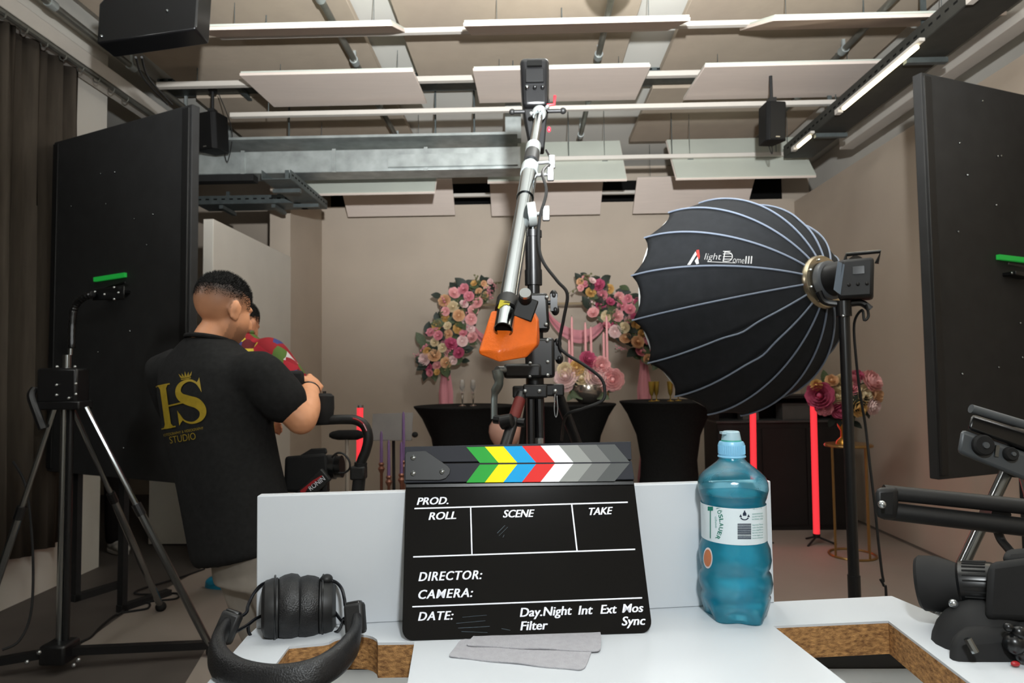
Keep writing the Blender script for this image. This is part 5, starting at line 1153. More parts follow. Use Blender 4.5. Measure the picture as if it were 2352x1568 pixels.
for (x, y0_, y1_, Y, lab) in ((876, 990, 1065, 4.3, 'violet candle on a copper candlestick, left one'), (893, 1010, 1095, 4.25, 'violet candle on a copper candlestick, shortest one'), (927, 945, 1060, 4.3, 'violet candle on a copper candlestick, tallest one'), (922, 1015, 1090, 4.2, 'violet candle on a copper candlestick beside the slate')):
    p1 = at(x, y0_, Y); p0 = at(x, y1_, Y); t2 = thing('candlestick', lab, 'candlestick', V((p0.x, Y, 0)), 'copper candlesticks')
    G().tube([V((p0.x, Y, p0.z)), V((p0.x, Y, p1.z - 0.02)), V((p0.x, Y, p1.z))], [0.012, 0.009, 0.004], 10).build('candle', violet, t2)
    G().lathe([(0.07, 0), (0.07, 0.01), (0.012, 0.03), (0.01, p0.z - 0.06), (0.024, p0.z - 0.03), (0.012, p0.z - 0.015), (0.02, p0.z), (0.013, p0.z + 0.01)], (p0.x, Y, 0), n=14).build('stick', copper, t2)
# ------------------------------------------------------------------ people
def skin_mat(name, base, stub):
    m = bpy.data.materials.new(name); m.use_nodes = True; N = m.node_tree.nodes; L = m.node_tree.links; b = N['Principled BSDF']
    at_ = N.new('ShaderNodeAttribute'); at_.attribute_name = 'stubble'
    nz = N.new('ShaderNodeTexNoise'); nz.inputs['Scale'].default_value = 35; tc = N.new('ShaderNodeTexCoord'); L.new(tc.outputs['Object'], nz.inputs[0])
    r1 = N.new('ShaderNodeValToRGB'); L.new(nz.outputs['Fac'], r1.inputs[0]); c = lin(base)
    r1.color_ramp.elements[0].color = tuple(x * 0.9 for x in c[:3]) + (1,); r1.color_ramp.elements[1].color = tuple(min(1, x * 1.08) for x in c[:3]) + (1,)
    mx = N.new('ShaderNodeMixRGB'); L.new(at_.outputs['Fac'], mx.inputs[0]); L.new(r1.outputs[0], mx.inputs[1]); mx.inputs[2].default_value = lin(stub)
    L.new(mx.outputs[0], b.inputs['Base Color']); b.inputs['Roughness'].default_value = 0.5
    b.inputs['Subsurface Weight'].default_value = 0.0
    return m
def head_frame(fwd, up=V((0, 0, 1))):
    f = V(fwd).normalized(); r = f.cross(up).normalized(); u_ = r.cross(f).normalized()
    return Matrix((r, f, u_)).transposed()          # columns right, forward, up
def add_head(g, c, M, s=1.0):
    P = lambda x, y, z: c + M @ (V((x, y, z)) * s)
    g.ell(P(0, -0.012, 0.028), (0.075 * s, 0.098 * s, 0.092 * s), M, 28, 18)
    g.ell(P(0, 0.028, -0.035), (0.064 * s, 0.072 * s, 0.085 * s), M, 24, 14)
    g.ell(P(0, 0.05, -0.085), (0.038 * s, 0.04 * s, 0.034 * s), M, 16, 10)
    g.ell(P(0, 0.105, -0.03), (0.013 * s, 0.018 * s, 0.026 * s), M, 12, 8)
    g.ell(P(0, 0.092, -0.008), (0.011 * s, 0.014 * s, 0.03 * s), M, 12, 8)
    g.ell(P(0, 0.088, -0.068), (0.024 * s, 0.012 * s, 0.006 * s), M, 12, 8); g.ell(P(0, 0.086, -0.079), (0.022 * s, 0.012 * s, 0.007 * s), M, 12, 8)
    g.ell(P(0, 0.074, 0.018), (0.05 * s, 0.02 * s, 0.012 * s), M, 14, 8)
    for sd in (-1, 1):
        Re = M @ Matrix.Rotation(R(-22 * sd), 3, 'Z')
        g.ell(P(sd * 0.079, -0.006, -0.014), (0.008 * s, 0.021 * s, 0.034 * s), Re, 14, 10)
        g.ell(P(sd * 0.087, -0.013, 0.0), (0.006 * s, 0.012 * s, 0.022 * s), Re, 12, 8); g.ell(P(sd * 0.080, 0.003, -0.038), (0.007 * s, 0.010 * s, 0.013 * s), Re, 12, 8)
def limb(g, pts, rs):
    p = smoothpts(pts, 4); n = len(p); m_ = len(pts) - 1
    r = [lerp(rs[min(int(i / 4), m_ - 1)], rs[min(int(i / 4) + 1, m_)], (i / 4) - min(int(i / 4), m_ - 1)) for i in range(n)]
    g.tube(p, r, 14); g.ell(p[0], r[0], None, 12, 8); g.ell(p[-1], r[-1], None, 12, 8)
def add_hand(g, w_, d, nrm, side, curl=0.6, s=1.0):
    """palm leaving the wrist w_ along d, back of the hand towards nrm, four curled fingers and a thumb"""
    d = V(d).normalized(); nrm = (V(nrm) - d * V(nrm).dot(d)).normalized(); x = d.cross(nrm).normalized() * side
    M = Matrix((x, d, nrm)).transposed()
    g.ell(w_ + d * 0.045 * s, (0.040 * s, 0.052 * s, 0.017 * s), M, 16, 10)
    for k, L_ in enumerate((0.072, 0.080, 0.074, 0.058)):
        base = w_ + d * (0.082 * s) + x * ((0.028 - 0.0185 * k) * s); pts = [base]; a = 0.0; p = base
        for q in range(3):
            a += curl * (0.75 + 0.15 * q); stp = L_ * s * (0.44, 0.32, 0.24)[q]; p = p + (d * math.cos(a) - nrm * math.sin(a)) * stp; pts.append(p)
        limb(g, [base - d * 0.02 * s] + pts, [0.0095 * s, 0.0095 * s, 0.0088 * s, 0.008 * s, 0.007 * s])
    b0 = w_ + d * 0.022 * s + x * 0.030 * s; b1 = b0 + (d * 0.6 + x * 0.75 - nrm * 0.3) * 0.032 * s; b2 = b1 + (d * 0.9 + x * 0.1 - nrm * 0.45) * 0.030 * s; b3 = b2 + (d * 0.8 - x * 0.3 - nrm * 0.5) * 0.024 * s
    limb(g, [b0, b1, b2, b3], [0.013 * s, 0.0115 * s, 0.010 * s, 0.008 * s])
def torso_loft(g, secs, rv, fv, n=28, pw_=2.4):
    """secs: (centre, half width, half depth); closed loft across superellipse sections"""
    vs_ = []; fs = []
    for c, a, b in secs:
        for j in range(n):
            t_ = 2 * math.pi * j / n; cs, sn = math.cos(t_), math.sin(t_)
            vs_.append(V(c) + rv * (a * math.copysign(abs(cs) ** (2 / pw_), cs)) + fv * (b * math.copysign(abs(sn) ** (2 / pw_), sn)))
    k = len(secs)
    for i in range(k - 1):
        for j in range(n): fs.append((i * n + j, i * n + (j + 1) % n, (i + 1) * n + (j + 1) % n, (i + 1) * n + j))
    fs += [tuple(range(n - 1, -1, -1)), tuple((k - 1) * n + j for j in range(n))]
    g.add(vs_, fs)
def cloth_mesh(g, voxel, o0, sm=5): return remesh(g, voxel, sm, o0)
def finish(me, nm, m, parent):
    o = from_mesh(nm, me, m, parent, ORG[parent.name]); return o
def stubble(me, o0, fn):
    a = me.attributes.new('stubble', 'FLOAT', 'POINT')
    for i, v in enumerate(me.vertices): a.data[i].value = fn(v.co + o0)
def shoe(c, fwd, m_up, m_sole, parent, s=1.0):
    f = V((fwd[0], fwd[1], 0)).normalized(); r = f.cross(V((0, 0, 1))); M = Matrix((r, f, V((0, 0, 1)))).transposed(); c = V(c)
    g = G(); g.ell(c + f * 0.10 * s + V((0, 0, 0.048)), (0.048 * s, 0.10 * s, 0.042 * s), M); g.ell(c + V((0, 0, 0.06)), (0.042 * s, 0.07 * s, 0.06 * s), M); g.tube([c + V((0, 0, 0.05)), c + V((0, 0, 0.11))], 0.048 * s, 14); g.ell(c + f * 0.15 * s + V((0, 0, 0.04)), (0.046 * s, 0.06 * s, 0.034 * s), M)
    o0 = ORG[parent.name]; up = finish(remesh(g, 0.008, 4, o0), 'shoe', m_up, parent)
    out = [(0.045 * math.sin(a) * (1 + 0.1 * math.cos(a)), 0.065 - 0.15 * math.cos(a)) for a in [i * math.pi / 10 for i in range(20)]]
    G().prism([c + r * x * s + f * y * s + V((0, 0, 0.003)) for x, y in out], V((0, 0, 0.026))).build('sole', m_sole, up, bev=0.004)
    return up
# ---- person in black, seen from behind, working on a gimbal
skin1 = skin_mat('skin_fair', 'dc9c74', '261d1a'); skin2 = skin_mat('skin_warm', 'b9805f', '2e2520')
hairm = mat('hair_dark', '0d0a09', 0.9, vary=0.4, scale=160, bump=0.8, bscale=400)
teem = mat('tee_black', '242424', 0.95, vary=0.15, scale=70, bump=0.3, bscale=18, spec=0.1)
Y1 = 2.14
root = V((at(575, 1280, Y1).x, Y1, 0))
t1 = thing('person', 'person in a black T-shirt with gold print, seen from behind, holding a camera gimbal', 'person', root)
o0 = ORG[t1.name]
hc1 = at(514, 709, Y1 + 0.01); Mh = head_frame((0.52, 0.84, -0.26))
neckb = at(478, 782, Y1 - 0.01)
fv = V((0.50, 0.86, 0)).normalized(); rv = V((fv.y, -fv.x, 0))
zy = lambda py: at(500, py, Y1).z
shL = at(385, 848, Y1 + 0.09); shR = at(592, 856, Y1 - 0.09)
elR = at(692, 962, Y1 - 0.06); wrR = at(711, 893, Y1 + 0.10)
elL = at(432, 985, Y1 + 0.22); wrL = at(560, 1000, Y1 + 0.34)
hipc = at(588, 1275, Y1)
g = G(); add_head(g, hc1, Mh, 0.97)
limb(g, [neckb + V((0, 0, -0.06)), neckb + V((0.004, 0, 0)), at(500, 745, Y1), hc1 + Mh @ V((0, -0.01, -0.03))], [0.064, 0.055, 0.046, 0.042])
# trunk and legs under the clothes
torso_loft(g, [(hipc - V((0, 0, 0.06)), 0.105, 0.08), (hipc, 0.12, 0.09), (at(530, 1110, Y1), 0.13, 0.095), (at(498, 960, Y1), 0.16, 0.115), (at(486, 860, Y1), 0.175, 0.10), (at(480, 805, Y1), 0.10, 0.07)], rv, fv)
limb(g, [shR, shR.lerp(elR, 0.55), elR], [0.054, 0.054, 0.049]); limb(g, [elR, elR.lerp(wrR, 0.35) + V((0.006, 0, 0)), wrR], [0.050, 0.047, 0.033])
limb(g, [shL, shL.lerp(elL, 0.5), elL], [0.052, 0.05, 0.042]); limb(g, [elL, elL.lerp(wrL, 0.4), wrL], [0.042, 0.041, 0.029])
add_hand(g, wrR, V((-0.05, 0.75, 0.25)), V((0.75, -0.1, 0.65)), -1, 0.75); add_hand(g, wrL, V((0.9, 0.4, -0.1)), V((0, 0.3, 1)), 1, 0.8)
hpL = hipc - rv * 0.055 - V((0, 0, 0.06)); hpR = hipc + rv * 0.085 - V((0, 0, 0.06))
ftL = V((root.x + 0.10, Y1 + 0.10, 0.09)); ftR = V((root.x + 0.30, Y1 - 0.06, 0.09))
knL = hpL.lerp(ftL, 0.48) + fv * 0.02; knR = hpR.lerp(ftR, 0.48) + fv * 0.02
for a, b, c in ((hpL, knL, ftL), (hpR, knR, ftR)): limb(g, [a, a.lerp(b, 0.5), b, b.lerp(c, 0.4), c], [0.066, 0.06, 0.05, 0.048, 0.035])
me = remesh(g, 0.0062, 3, o0)
def st1(p):
    q = Mh.transposed() @ (p - hc1) / 0.97
    if q.length > 0.16 : return 0.0
    back = max(0.0, min(1.0, (0.055 - q.y) / 0.05)); hgt = max(0.0, min(1.0, (q.z + 0.065) / 0.115))
    ear = 0.0 if abs(q.x) > 0.078 and q.z < 0.03 else 1.0
    v = 0.98 * hgt ** 1.25
    v = v * max(back, 0.0) * ear
    if q.y > 0.0 and -0.11 < q.z < -0.035 and abs(q.x) < 0.075: v = max(v, 0.55 * min(1, (-0.035 - q.z) / 0.03) * (0.6 if q.y < 0.03 else 1.0))
    return v
stubble(me, o0, st1)
b1 = finish(me, 'body', skin1, t1)
# hair cap on the crown
def hair_cap(c, M, s, low, parent, rough=0.0025, seed=4):
    rr = random.Random(seed); g = G(); nu, nv = 48, 22; vs_ = []; fs = []
    for i in range(nv + 1):
        for j in range(nu):
            b_ = 2 * math.pi * j / nu; bottom = low(b_) * 0.86; a_ = math.pi * bottom * i / nv
            k = 1.012 + 0.06 * max(0, 1 - i / (nv * 0.8)) + rr.uniform(0, rough * 4)
            a_ += math.pi * rr.uniform(-0.018, 0.018) * (i / nv); k = k if i < nv else 0.985
            p = V((0.075 * k * math.sin(a_) * math.cos(b_), -0.0 + 0.098 * k * math.sin(a_) * math.sin(b_), 0.092 * k * math.cos(a_)))
            vs_.append(c + M @ ((V((0, -0.012, 0.028)) + p) * s))
    for i in range(nv):
        for j in range(nu): fs.append((i * nu + j, (i + 1) * nu + j, (i + 1) * nu + (j + 1) % nu, i * nu + (j + 1) % nu))
    g.add(vs_, fs)
    for k in range(5200):              # short upright hairs, shorter towards the sides
        b_ = rr.uniform(0, 2 * math.pi); lo_ = low(b_); a_ = math.pi * (lo_ + 0.085) * math.sqrt(rr.random()); f_ = a_ / (math.pi * lo_)
        L_ = (0.011 if f_ < 0.6 else max(0.0016, 0.011 - 0.0235 * (f_ - 0.6))) * rr.uniform(0.7, 1.2)
        if f_ > 1.0 and rr.random() < (f_ - 1.0) * 5: continue
        n_ = V((math.sin(a_) * math.cos(b_), math.sin(a_) * math.sin(b_), math.cos(a_))); kk = 1.0
        p = V((0.075 * n_.x, 0.098 * n_.y, 0.092 * n_.z)) * kk; d_ = (n_ + V((rr.uniform(-.3, .3), rr.uniform(-.1, .5), rr.uniform(-.1, .4)))).normalized()
        x_, y_, _z = frame(d_); w_ = 0.0011
        tri = [p + x_ * w_, p - x_ * w_ * 0.5 + y_ * w_ * 0.87, p - x_ * w_ * 0.5 - y_ * w_ * 0.87, p + d_ * (L_ + 0.002)]
        g.add([c + M @ ((V((0, -0.012, 0.028)) + q_) * s) for q_ in tri], [(0, 1, 3), (1, 2, 3), (2, 0, 3)])
    return g.build('hair', hairm, parent, smooth=80)
hair_cap(hc1, Mh, 0.97, lambda b_: 0.47 + 0.03 * math.sin(b_) - 0.03 * math.cos(2 * b_), t1)
for sd in (-1, 1): G().ell(hc1 + Mh @ V((sd * 0.031, 0.066, 0.002)), 0.011, None, 10, 8).build('eye', mat('eye_white', 'd8d2cc', 0.2), t1)
# shirt
g = G()
torso_loft(g, [(at(574, 1268, Y1), 0.170, 0.145), (at(564, 1248, Y1), 0.173, 0.147), (at(540, 1150, Y1), 0.180, 0.140), (at(520, 1060, Y1), 0.184, 0.140), (at(503, 985, Y1), 0.190, 0.142), (at(492, 900, Y1), 0.208, 0.140), (at(486, 850, Y1), 0.205, 0.122), (at(482, 818, Y1), 0.165, 0.102), (at(480, 795, Y1), 0.112, 0.086), (at(479, 776, Y1), 0.070, 0.070)], rv, fv)
for i in range(28 * 3):               # the hem hangs lower at the left
    g.v[i].z += (0.24, 0.24, 0.10)[i // 28] * (g.v[i] - at(575, 1265, Y1)).dot(V((1, 0, 0)))
slv = shR.lerp(elR, 0.58); limb(g, [shR + V((-0.05, 0, -0.02)), shR, shR.lerp(elR, 0.35), slv], [0.07, 0.074, 0.078, 0.076])
slvL = shL.lerp(elL, 0.65); limb(g, [shL + V((0.05, 0, -0.02)), shL, shL.lerp(elL, 0.4), slvL], [0.07, 0.074, 0.078, 0.076])
me = remesh(g, 0.010, 6, o0); sh1 = finish(me, 'tshirt', teem, t1)
rib = [neckb + V((0, 0, 0.005)) + rv * 0.066 * math.cos(a) + fv * 0.066 * math.sin(a) + V((0, 0, -0.012 * math.sin(a))) for a in [i * math.pi / 16 for i in range(32)]]
G().tube(rib, 0.008, 8, closed=True).build('collar', teem, sh1)
# trousers
tro = mat('trousers_grey', '9d968d', 0.9, vary=0.08, scale=14, bump=0.5, bscale=12, spec=0.1)
g = G(); torso_loft(g, [(hipc - V((0, 0, 0.085)), 0.138, 0.11), (hipc + V((0, 0, 0.05)), 0.158, 0.125)], rv, fv)
for a, b, c in ((hpL, knL, ftL), (hpR, knR, ftR)): limb(g, [a, a.lerp(b, 0.5), b, b.lerp(c, 0.5), c + V((0, 0, 0.03))], [0.085, 0.078, 0.068, 0.066, 0.062])
finish(remesh(g, 0.010, 6, o0), 'trousers', tro, t1)
shw = mat('shoe_white', 'b5b0a8', 0.6); shs = mat('shoe_sole', 'cfcac2', 0.7)
for f_ in (ftL, ftR): shoe(V((f_.x, f_.y, 0.0)), fv, shw, shs, t1)
# bracelet
wd = (wrR - elR).normalized(); xx, yy, _ = frame(wd)
G().tube([wrR - wd * 0.012 + (xx * math.cos(a) + yy * math.sin(a)) * 0.034 for a in [i * math.pi / 10 for i in range(20)]], 0.0042, 6, closed=True).build('bracelet', blackgl, t1)
# gold print on the back of the shirt
bpy.context.view_layer.update()
stree = bvh_of(sh1)
goldp = mat('gold_print', '9c8420', 0.5, vary=0.12, scale=60)
# the emblem in its own flat coordinates: x right, y up, 1 unit = height of the stem
def warp(x, y):          # follow the slant of the print on the cloth
    ox, oy = 374, 986; ex, ey = (104 / 1.15, -20 / 1.15), (-14, -100)
    return (ox + x * ex[0] + y * ex[1 - 1 + 0] * 0 + y * ey[0], oy + x * ex[1] + y * ey[1])
def emb(poly_pts, fs, nm='emblem'): print_on(stree, [warp(x, y) for x, y in poly_pts], fs, nm, goldp, sh1, 0.003)
def strip(center, widths):
    pts = []; fs = []; c = [V((x, y, 0)) for x, y in center]
    for i, p in enumerate(c):
        d = (c[min(i + 1, len(c) - 1)] - c[max(i - 1, 0)]).normalized(); n_ = V((-d.y, d.x, 0)) * widths[i] / 2
        pts += [((p + n_).x, (p + n_).y), ((p - n_).x, (p - n_).y)]
        if i: fs.append((2 * i - 2, 2 * i, 2 * i + 1, 2 * i - 1))
    return pts, fs
k_ = 1 / 280.0
N_ = lambda X_, Y_: ((X_ - 1248) * k_, (610 - Y_) * k_)
def seg(a, b, n=6): return [(lerp(a[0], b[0], i / n), lerp(a[1], b[1], i / n)) for i in range(n + 1)]
emb(*strip([N_(1295, 612 - 282 * i / 12) for i in range(13)], [0.15] * 13))
for yy_ in (334, 606): emb(*strip(seg(N_(1246, yy_), N_(1346, yy_)), [0.03] * 7))
for yy_, dy in ((344, 16), (596, -16)): emb([N_(1262, 334 if dy > 0 else 606), N_(1332, 334 if dy > 0 else 606), N_(1315, yy_ + dy), N_(1275, yy_ + dy)], [(0, 1, 2, 3)])
emb(*strip(seg(N_(1312, 470), N_(1420, 466)), [0.035] * 7))
S_ = [(1549, 402, 4), (1530, 362, 12), (1492, 338, 14), (1450, 339, 20), (1412, 360, 32), (1396, 395, 40), (1412, 432, 52), (1460, 461, 62), (1512, 486, 64), (1543, 524, 54), (1545, 560, 44), (1522, 590, 28), (1480, 604, 15), (1440, 598, 12), (1405, 574, 9), (1382, 530, 5)]
sp_ = smoothpts([V((a, b, c)) for a, b, c in S_], 4)
emb(*strip([N_(p.x, p.y) for p in sp_], [p.z * k_ for p in sp_]))
emb([N_(1555, 328), N_(1557, 426), N_(1546, 400), N_(1528, 362), N_(1545, 345)], [(0, 1, 2, 3, 4)]); emb([N_(1372, 508), N_(1382, 530), N_(1405, 574), N_(1388, 588), N_(1372, 607)], [(0, 1, 2, 3, 4)])
# crown
for yy_ in (322, 312): emb(*strip(seg(N_(1428, yy_), N_(1497, yy_)), [0.02] * 7), 'crown_band')
for x_ in (1420, 1440, 1462, 1484, 1506): emb([N_((x_ - 1462) * 0.72 + 1455, 308), N_((x_ - 1462) * 0.72 + 1470, 308), N_(x_ + (x_ - 1462) * 0.1, 282 - (8 if x_ == 1462 else 0))], [(0, 1, 2)], 'crown_point')
def stext(txt, p0, p1, h): 
    pix, fs = text_pix(txt, p0, p1, h, 0, -0.008); print_on(stree, pix, fs, 'lettering', goldp, sh1, 0.003)
stext('STUDIO', (393, 1018), (452, 1008), 16); stext('PHOTOGRAPHY & VIDEOGRAPHY', (372, 1003), (469, 985), 6)
# ---- person in the red floral shirt, mostly hidden behind the first
def floral():
    m = bpy.data.materials.new('floral_cloth'); m.use_nodes = True; N = m.node_tree.nodes; L = m.node_tree.links; b = N['Principled BSDF']; b.inputs['Roughness'].default_value = 0.85
    tc = N.new('ShaderNodeTexCoord'); v1 = N.new('ShaderNodeTexVoronoi'); v1.inputs['Scale'].default_value = 17; L.new(tc.outputs['Object'], v1.inputs[0])
    rp = N.new('ShaderNodeValToRGB'); cr = rp.color_ramp; cr.interpolation = 'CONSTANT'; sc_ = N.new('ShaderNodeSeparateColor'); L.new(v1.outputs['Color'], sc_.inputs[0]); L.new(sc_.outputs[0], rp.inputs[0])
    stops = [(0, '8f1420'), (0.42, '5d1018'), (0.55, '4f6a2a'), (0.68, 'c9b23a'), (0.76, 'c8c4c4'), (0.84, '3b3f7a'), (0.9, 'a4182a')]
    cr.elements[0].color = lin(stops[0][1]); cr.elements[0].position = 0; cr.elements[1].color = lin(stops[1][1]); cr.elements[1].position = stops[1][0]
    for p, c in stops[2:]: e = cr.elements.new(p); e.color = lin(c)
    L.new(rp.outputs[0], b.inputs['Base Color']); return m
def standing(root, face, label, hgt, shirtm, trm, shoem, solem, skinm, headfwd, armL, armR, feet=None, lean=V((0, 0, 0)), vox=0.009, hpos=(1.64, 0, 0.03), toes=None):
    t = thing('person', label, 'person', root); o0 = ORG[t.name]; f = V((face[0], face[1], 0)).normalized(); r = V((f.y, -f.x, 0)); s = hgt / 1.76
    up = lambda z, a=0.0, b=0.0: V((root[0], root[1], 0)) + V((0, 0, z * s)) + r * (a * s) + f * (b * s) + lean * (z / 1.7)
    hc = up(*hpos); M = head_frame(headfwd); g = G(); add_head(g, hc, M, s)
    limb(g, [up(1.44), up(1.52, 0, 0.0), hc + M @ V((0, -0.02, -0.07))], [0.07 * s, 0.058 * s, 0.056 * s])
    torso_loft(g, [(up(0.86), 0.15 * s, 0.10 * s), (up(0.98), 0.16 * s, 0.11 * s), (up(1.12), 0.14 * s, 0.10 * s), (up(1.28), 0.165 * s, 0.115 * s), (up(1.40), 0.175 * s, 0.10 * s), (up(1.46), 0.10 * s, 0.07 * s)], r, f)
    arms = []
    for sd, arm in ((-1, armL), (1, armR)):
        sh = up(1.40, sd * 0.185); el = up(*arm[0]); wr = up(*arm[1]); arms.append((sh, el, wr))
        limb(g, [sh, sh.lerp(el, 0.5), el], [0.050 * s, 0.05 * s, 0.042 * s]); limb(g, [el, el.lerp(wr, 0.4), wr], [0.042 * s, 0.04 * s, 0.028 * s]); add_hand(g, wr, wr - el, r * sd + V((0, 0, 0.4)), sd, 0.5, s)
    legs = []
    for sd in (-1, 1):
        hp = up(0.90, sd * 0.085); ft = up(0.09, sd * 0.12) if feet is None else V(feet[0 if sd < 0 else 1]); kn = hp.lerp(ft, 0.5) + f * 0.025; legs.append((hp, kn, ft))
        limb(g, [hp, hp.lerp(kn, 0.5), kn, kn.lerp(ft, 0.4), ft], [0.082 * s, 0.07 * s, 0.053 * s, 0.05 * s, 0.035 * s])
    me = remesh(g, vox * 0.8, 3, o0)
    stubble(me, o0, lambda p: (0.5 if (lambda q: q.length < 0.15 and q.z < -0.04 and q.y > 0)(M.transposed() @ (p - hc)) else 0.0)); finish(me, 'body', skinm, t)
    hair_cap(hc, M, s, lambda b_: 0.55 - 0.16 * math.sin(b_), t)
    for sd in (-1, 1): G().ell(hc + M @ V((sd * 0.031, 0.066, 0.002)) * s, 0.011, None, 10, 8).build('eye', MATS['eye_white'], t)
    g = G(); torso_loft(g, [(up(0.80), 0.185 * s, 0.14 * s), (up(0.98), 0.18 * s, 0.135 * s), (up(1.14), 0.168 * s, 0.125 * s), (up(1.30), 0.185 * s, 0.135 * s), (up(1.40), 0.18 * s, 0.118 * s), (up(1.45), 0.13 * s, 0.09 * s), (up(1.50), 0.066 * s, 0.066 * s)], r, f)
    for sh, el, wr in arms: limb(g, [sh + (up(1.38) - sh) * 0.25, sh, sh.lerp(el, 0.4), sh.lerp(el, 0.82)], [0.070 * s, 0.073 * s, 0.076 * s, 0.074 * s])
    sh_ = finish(remesh(g, 0.011, 5, o0), 'shirt', shirtm, t)
    G().tube([up(1.50) + (r * math.cos(a) + f * math.sin(a)) * 0.066 * s for a in [i * math.pi / 12 for i in range(24)]], 0.012 * s, 6, closed=True).build('collar', shirtm, sh_)
    g = G(); torso_loft(g, [(up(0.80), 0.16 * s, 0.12 * s), (up(1.0), 0.168 * s, 0.128 * s)], r, f)
    for hp, kn, ft in legs: limb(g, [hp, hp.lerp(kn, 0.5), kn, kn.lerp(ft, 0.5), ft + V((0, 0, 0.02))], [0.095 * s, 0.086 * s, 0.072 * s, 0.068 * s, 0.064 * s])
    finish(remesh(g, 0.011, 5, o0), 'trousers', trm, t)
    shoes = [shoe(V((ft.x, ft.y, ft.z - 0.09)), (toes[k] if toes else f + r * 0.05), shoem, solem, t) for k, (hp, kn, ft) in enumerate(legs)]
    return t, M, hc, shoes
bluec = mat('blue_shoe_cover', '1684a6', 0.45, vary=0.1); darkt = mat('dark_trousers', '1d1a19', 0.9, vary=0.1, spec=0.1)
p2 = V((at(546, 900, 3.3).x, 3.3, 0))
t2, M2, hc2, up2 = standing(p2, (0.25, 0.97), 'person in a red floral shirt, mostly hidden behind the one in black', 1.85, floral(), tro, bluec, bluec, skin2, (0.3, 0.9, -0.3), ((1.12, -0.26, 0.05), (1.05, -0.10, 0.26)), ((1.16, 0.33, 0.08), (1.08, 0.2, 0.27)),
    toes=[(-1, 0.1, 0), (0.2, 1, 0)], feet=[V((on_z(543, 1352, 0).x, on_z(543, 1352, 0).y, 0.09)), V((p2.x + 0.22, 3.25, 0.09))], hpos=(1.55, -0.075, 0.12))
# ---- person behind the left black panel: trousers and one white sneaker show below it
p3 = V((on_z(222, 1262, 0).x + 0.12, 5.0, 0))
t3, M3, hc3, shoes3 = standing(p3, (0.85, -0.5), 'person hidden behind the left black panel, white sneaker and dark trousers below it', 1.76, teem, darkt, shw, shs, skin2, (0.8, -0.5, -0.1), ((1.12, -0.27, 0.03), (0.92, -0.24, 0.14)), ((1.12, 0.27, 0.03), (0.92, 0.24, 0.14)), vox=0.012)
# ------------------------------------------------------------------ gimbal in the hands of the person in black
YGm = 2.20
def gp(x, y, dy=0.0): return at(x, y, YGm + dy)
t = thing('camera_gimbal', 'black camera gimbal with curved grip and camera held by the person in black', 'gimbal', gp(720, 1130))
grip = smoothpts([gp(690, 968, 0.02), gp(740, 965), gp(790, 963), gp(818, 965), (gp(838, 978)), gp(846, 1005), gp(840, 1035), gp(830, 1060), gp(824, 1090), gp(820, 1128)], 5)
G().tube(grip, 0.0165, 14).build('curved_grip', blackpl, t)
G().tube([gp(829, 1062), gp(822, 1130), gp(815, 1260)], 0.0215, 14).build('lower_grip', blackm, t)
G().box((gp(824, 1085)), (0.05, 0.045, 0.045)).build('grip_clamp', blackpl, t, bev=0.006)
redp = mat('grip_red', '9c1b22', 0.4)
G().tube([p + V((0.0, -0.0155, 0.006)) for p in grip[14:24]], 0.0032, 6).build('red_line', redp, t)
G().bar(grip[19] + V((0.004, -0.0168, 0.004)), grip[22] + V((0.004, -0.0168, 0.0)), 0.006, 0.001).build('white_mark', slatew, t)
# handle near the hand
G().lathe([(0.024, -0.055), (0.03, -0.045), (0.033, 0.0), (0.030, 0.04), (0.02, 0.048)], gp(745, 936), (0.05, 0, 1), 18).build('handle', blackm, t); G().cyl(gp(745, 905), gp(745, 898), 0.006).build('handle_pin', blackgl, t)
G().hexa([gp(640, 885), gp(700, 885), gp(700, 885, 0.1), gp(640, 885, 0.1), gp(630, 852), gp(698, 850), gp(698, 850, 0.1), gp(630, 852, 0.1)]).build('monitor', blackm, t, bev=0.012)
# camera and lens on the gimbal
cb2 = G().hexa([gp(652, 1130), gp(758, 1132), gp(758, 1132, 0.09), gp(652, 1130, 0.09), gp(655, 1048), gp(750, 1040), gp(750, 1040, 0.09), gp(655, 1048, 0.09)]).build('camera_body', blackm, t, bev=0.01)
G().hexa([gp(685, 1048, 0.01), gp(752, 1042, 0.01), gp(752, 1042, 0.08), gp(685, 1048, 0.08), gp(715, 1030, 0.02), gp(750, 1028, 0.02), gp(750, 1028, 0.07), gp(715, 1030, 0.07)]).build('viewfinder_hump', blackm, cb2, bev=0.006)
G().tube([gp(752, 1072, 0.045), gp(772, 1072, 0.045), gp(773, 1072, 0.045), gp(786, 1071, 0.045)], [0.042, 0.042, 0.036, 0.038], 20).build('lens', blackgl, cb2)
G().tube(smoothpts([gp(762, 1050), gp(775, 1040), gp(790, 1043), gp(802, 1058), (gp(803, 1075)), gp(792, 1085), gp(778, 1086)], 5), 0.0035, 7).build('cable', blackpl, t)
arm = G().bar(gp(672, 1160, -0.03), gp(750, 1088, -0.03), 0.05, 0.02, up=V((0, -1, 0))).build('tilt_arm', blackpl, t, bev=0.004)
G().box(gp(748, 1122), (0.02, 0.03, 0.09)).build('arm_joint', blackpl, t, bev=0.004); G().tube([gp(740, 1125), gp(735, 1260)], 0.02, 12).build('mast', blackm, t)
bpy.context.view_layer.update(); atree = bvh_of(arm)
pix, fs = text_pix('RONIN', (714, 1127), (748, 1101), 11.5, 0, 0.004); print_on(atree, pix, fs, 'lettering', slatew, arm, 0.0008)
print_on(atree, [(690, 1120), (739, 1091), (741, 1093), (706, 1122), (700, 1132), (690, 1130)], [(0, 1, 2, 3, 4, 5)], 'red_flash', redp, arm, 0.0008)
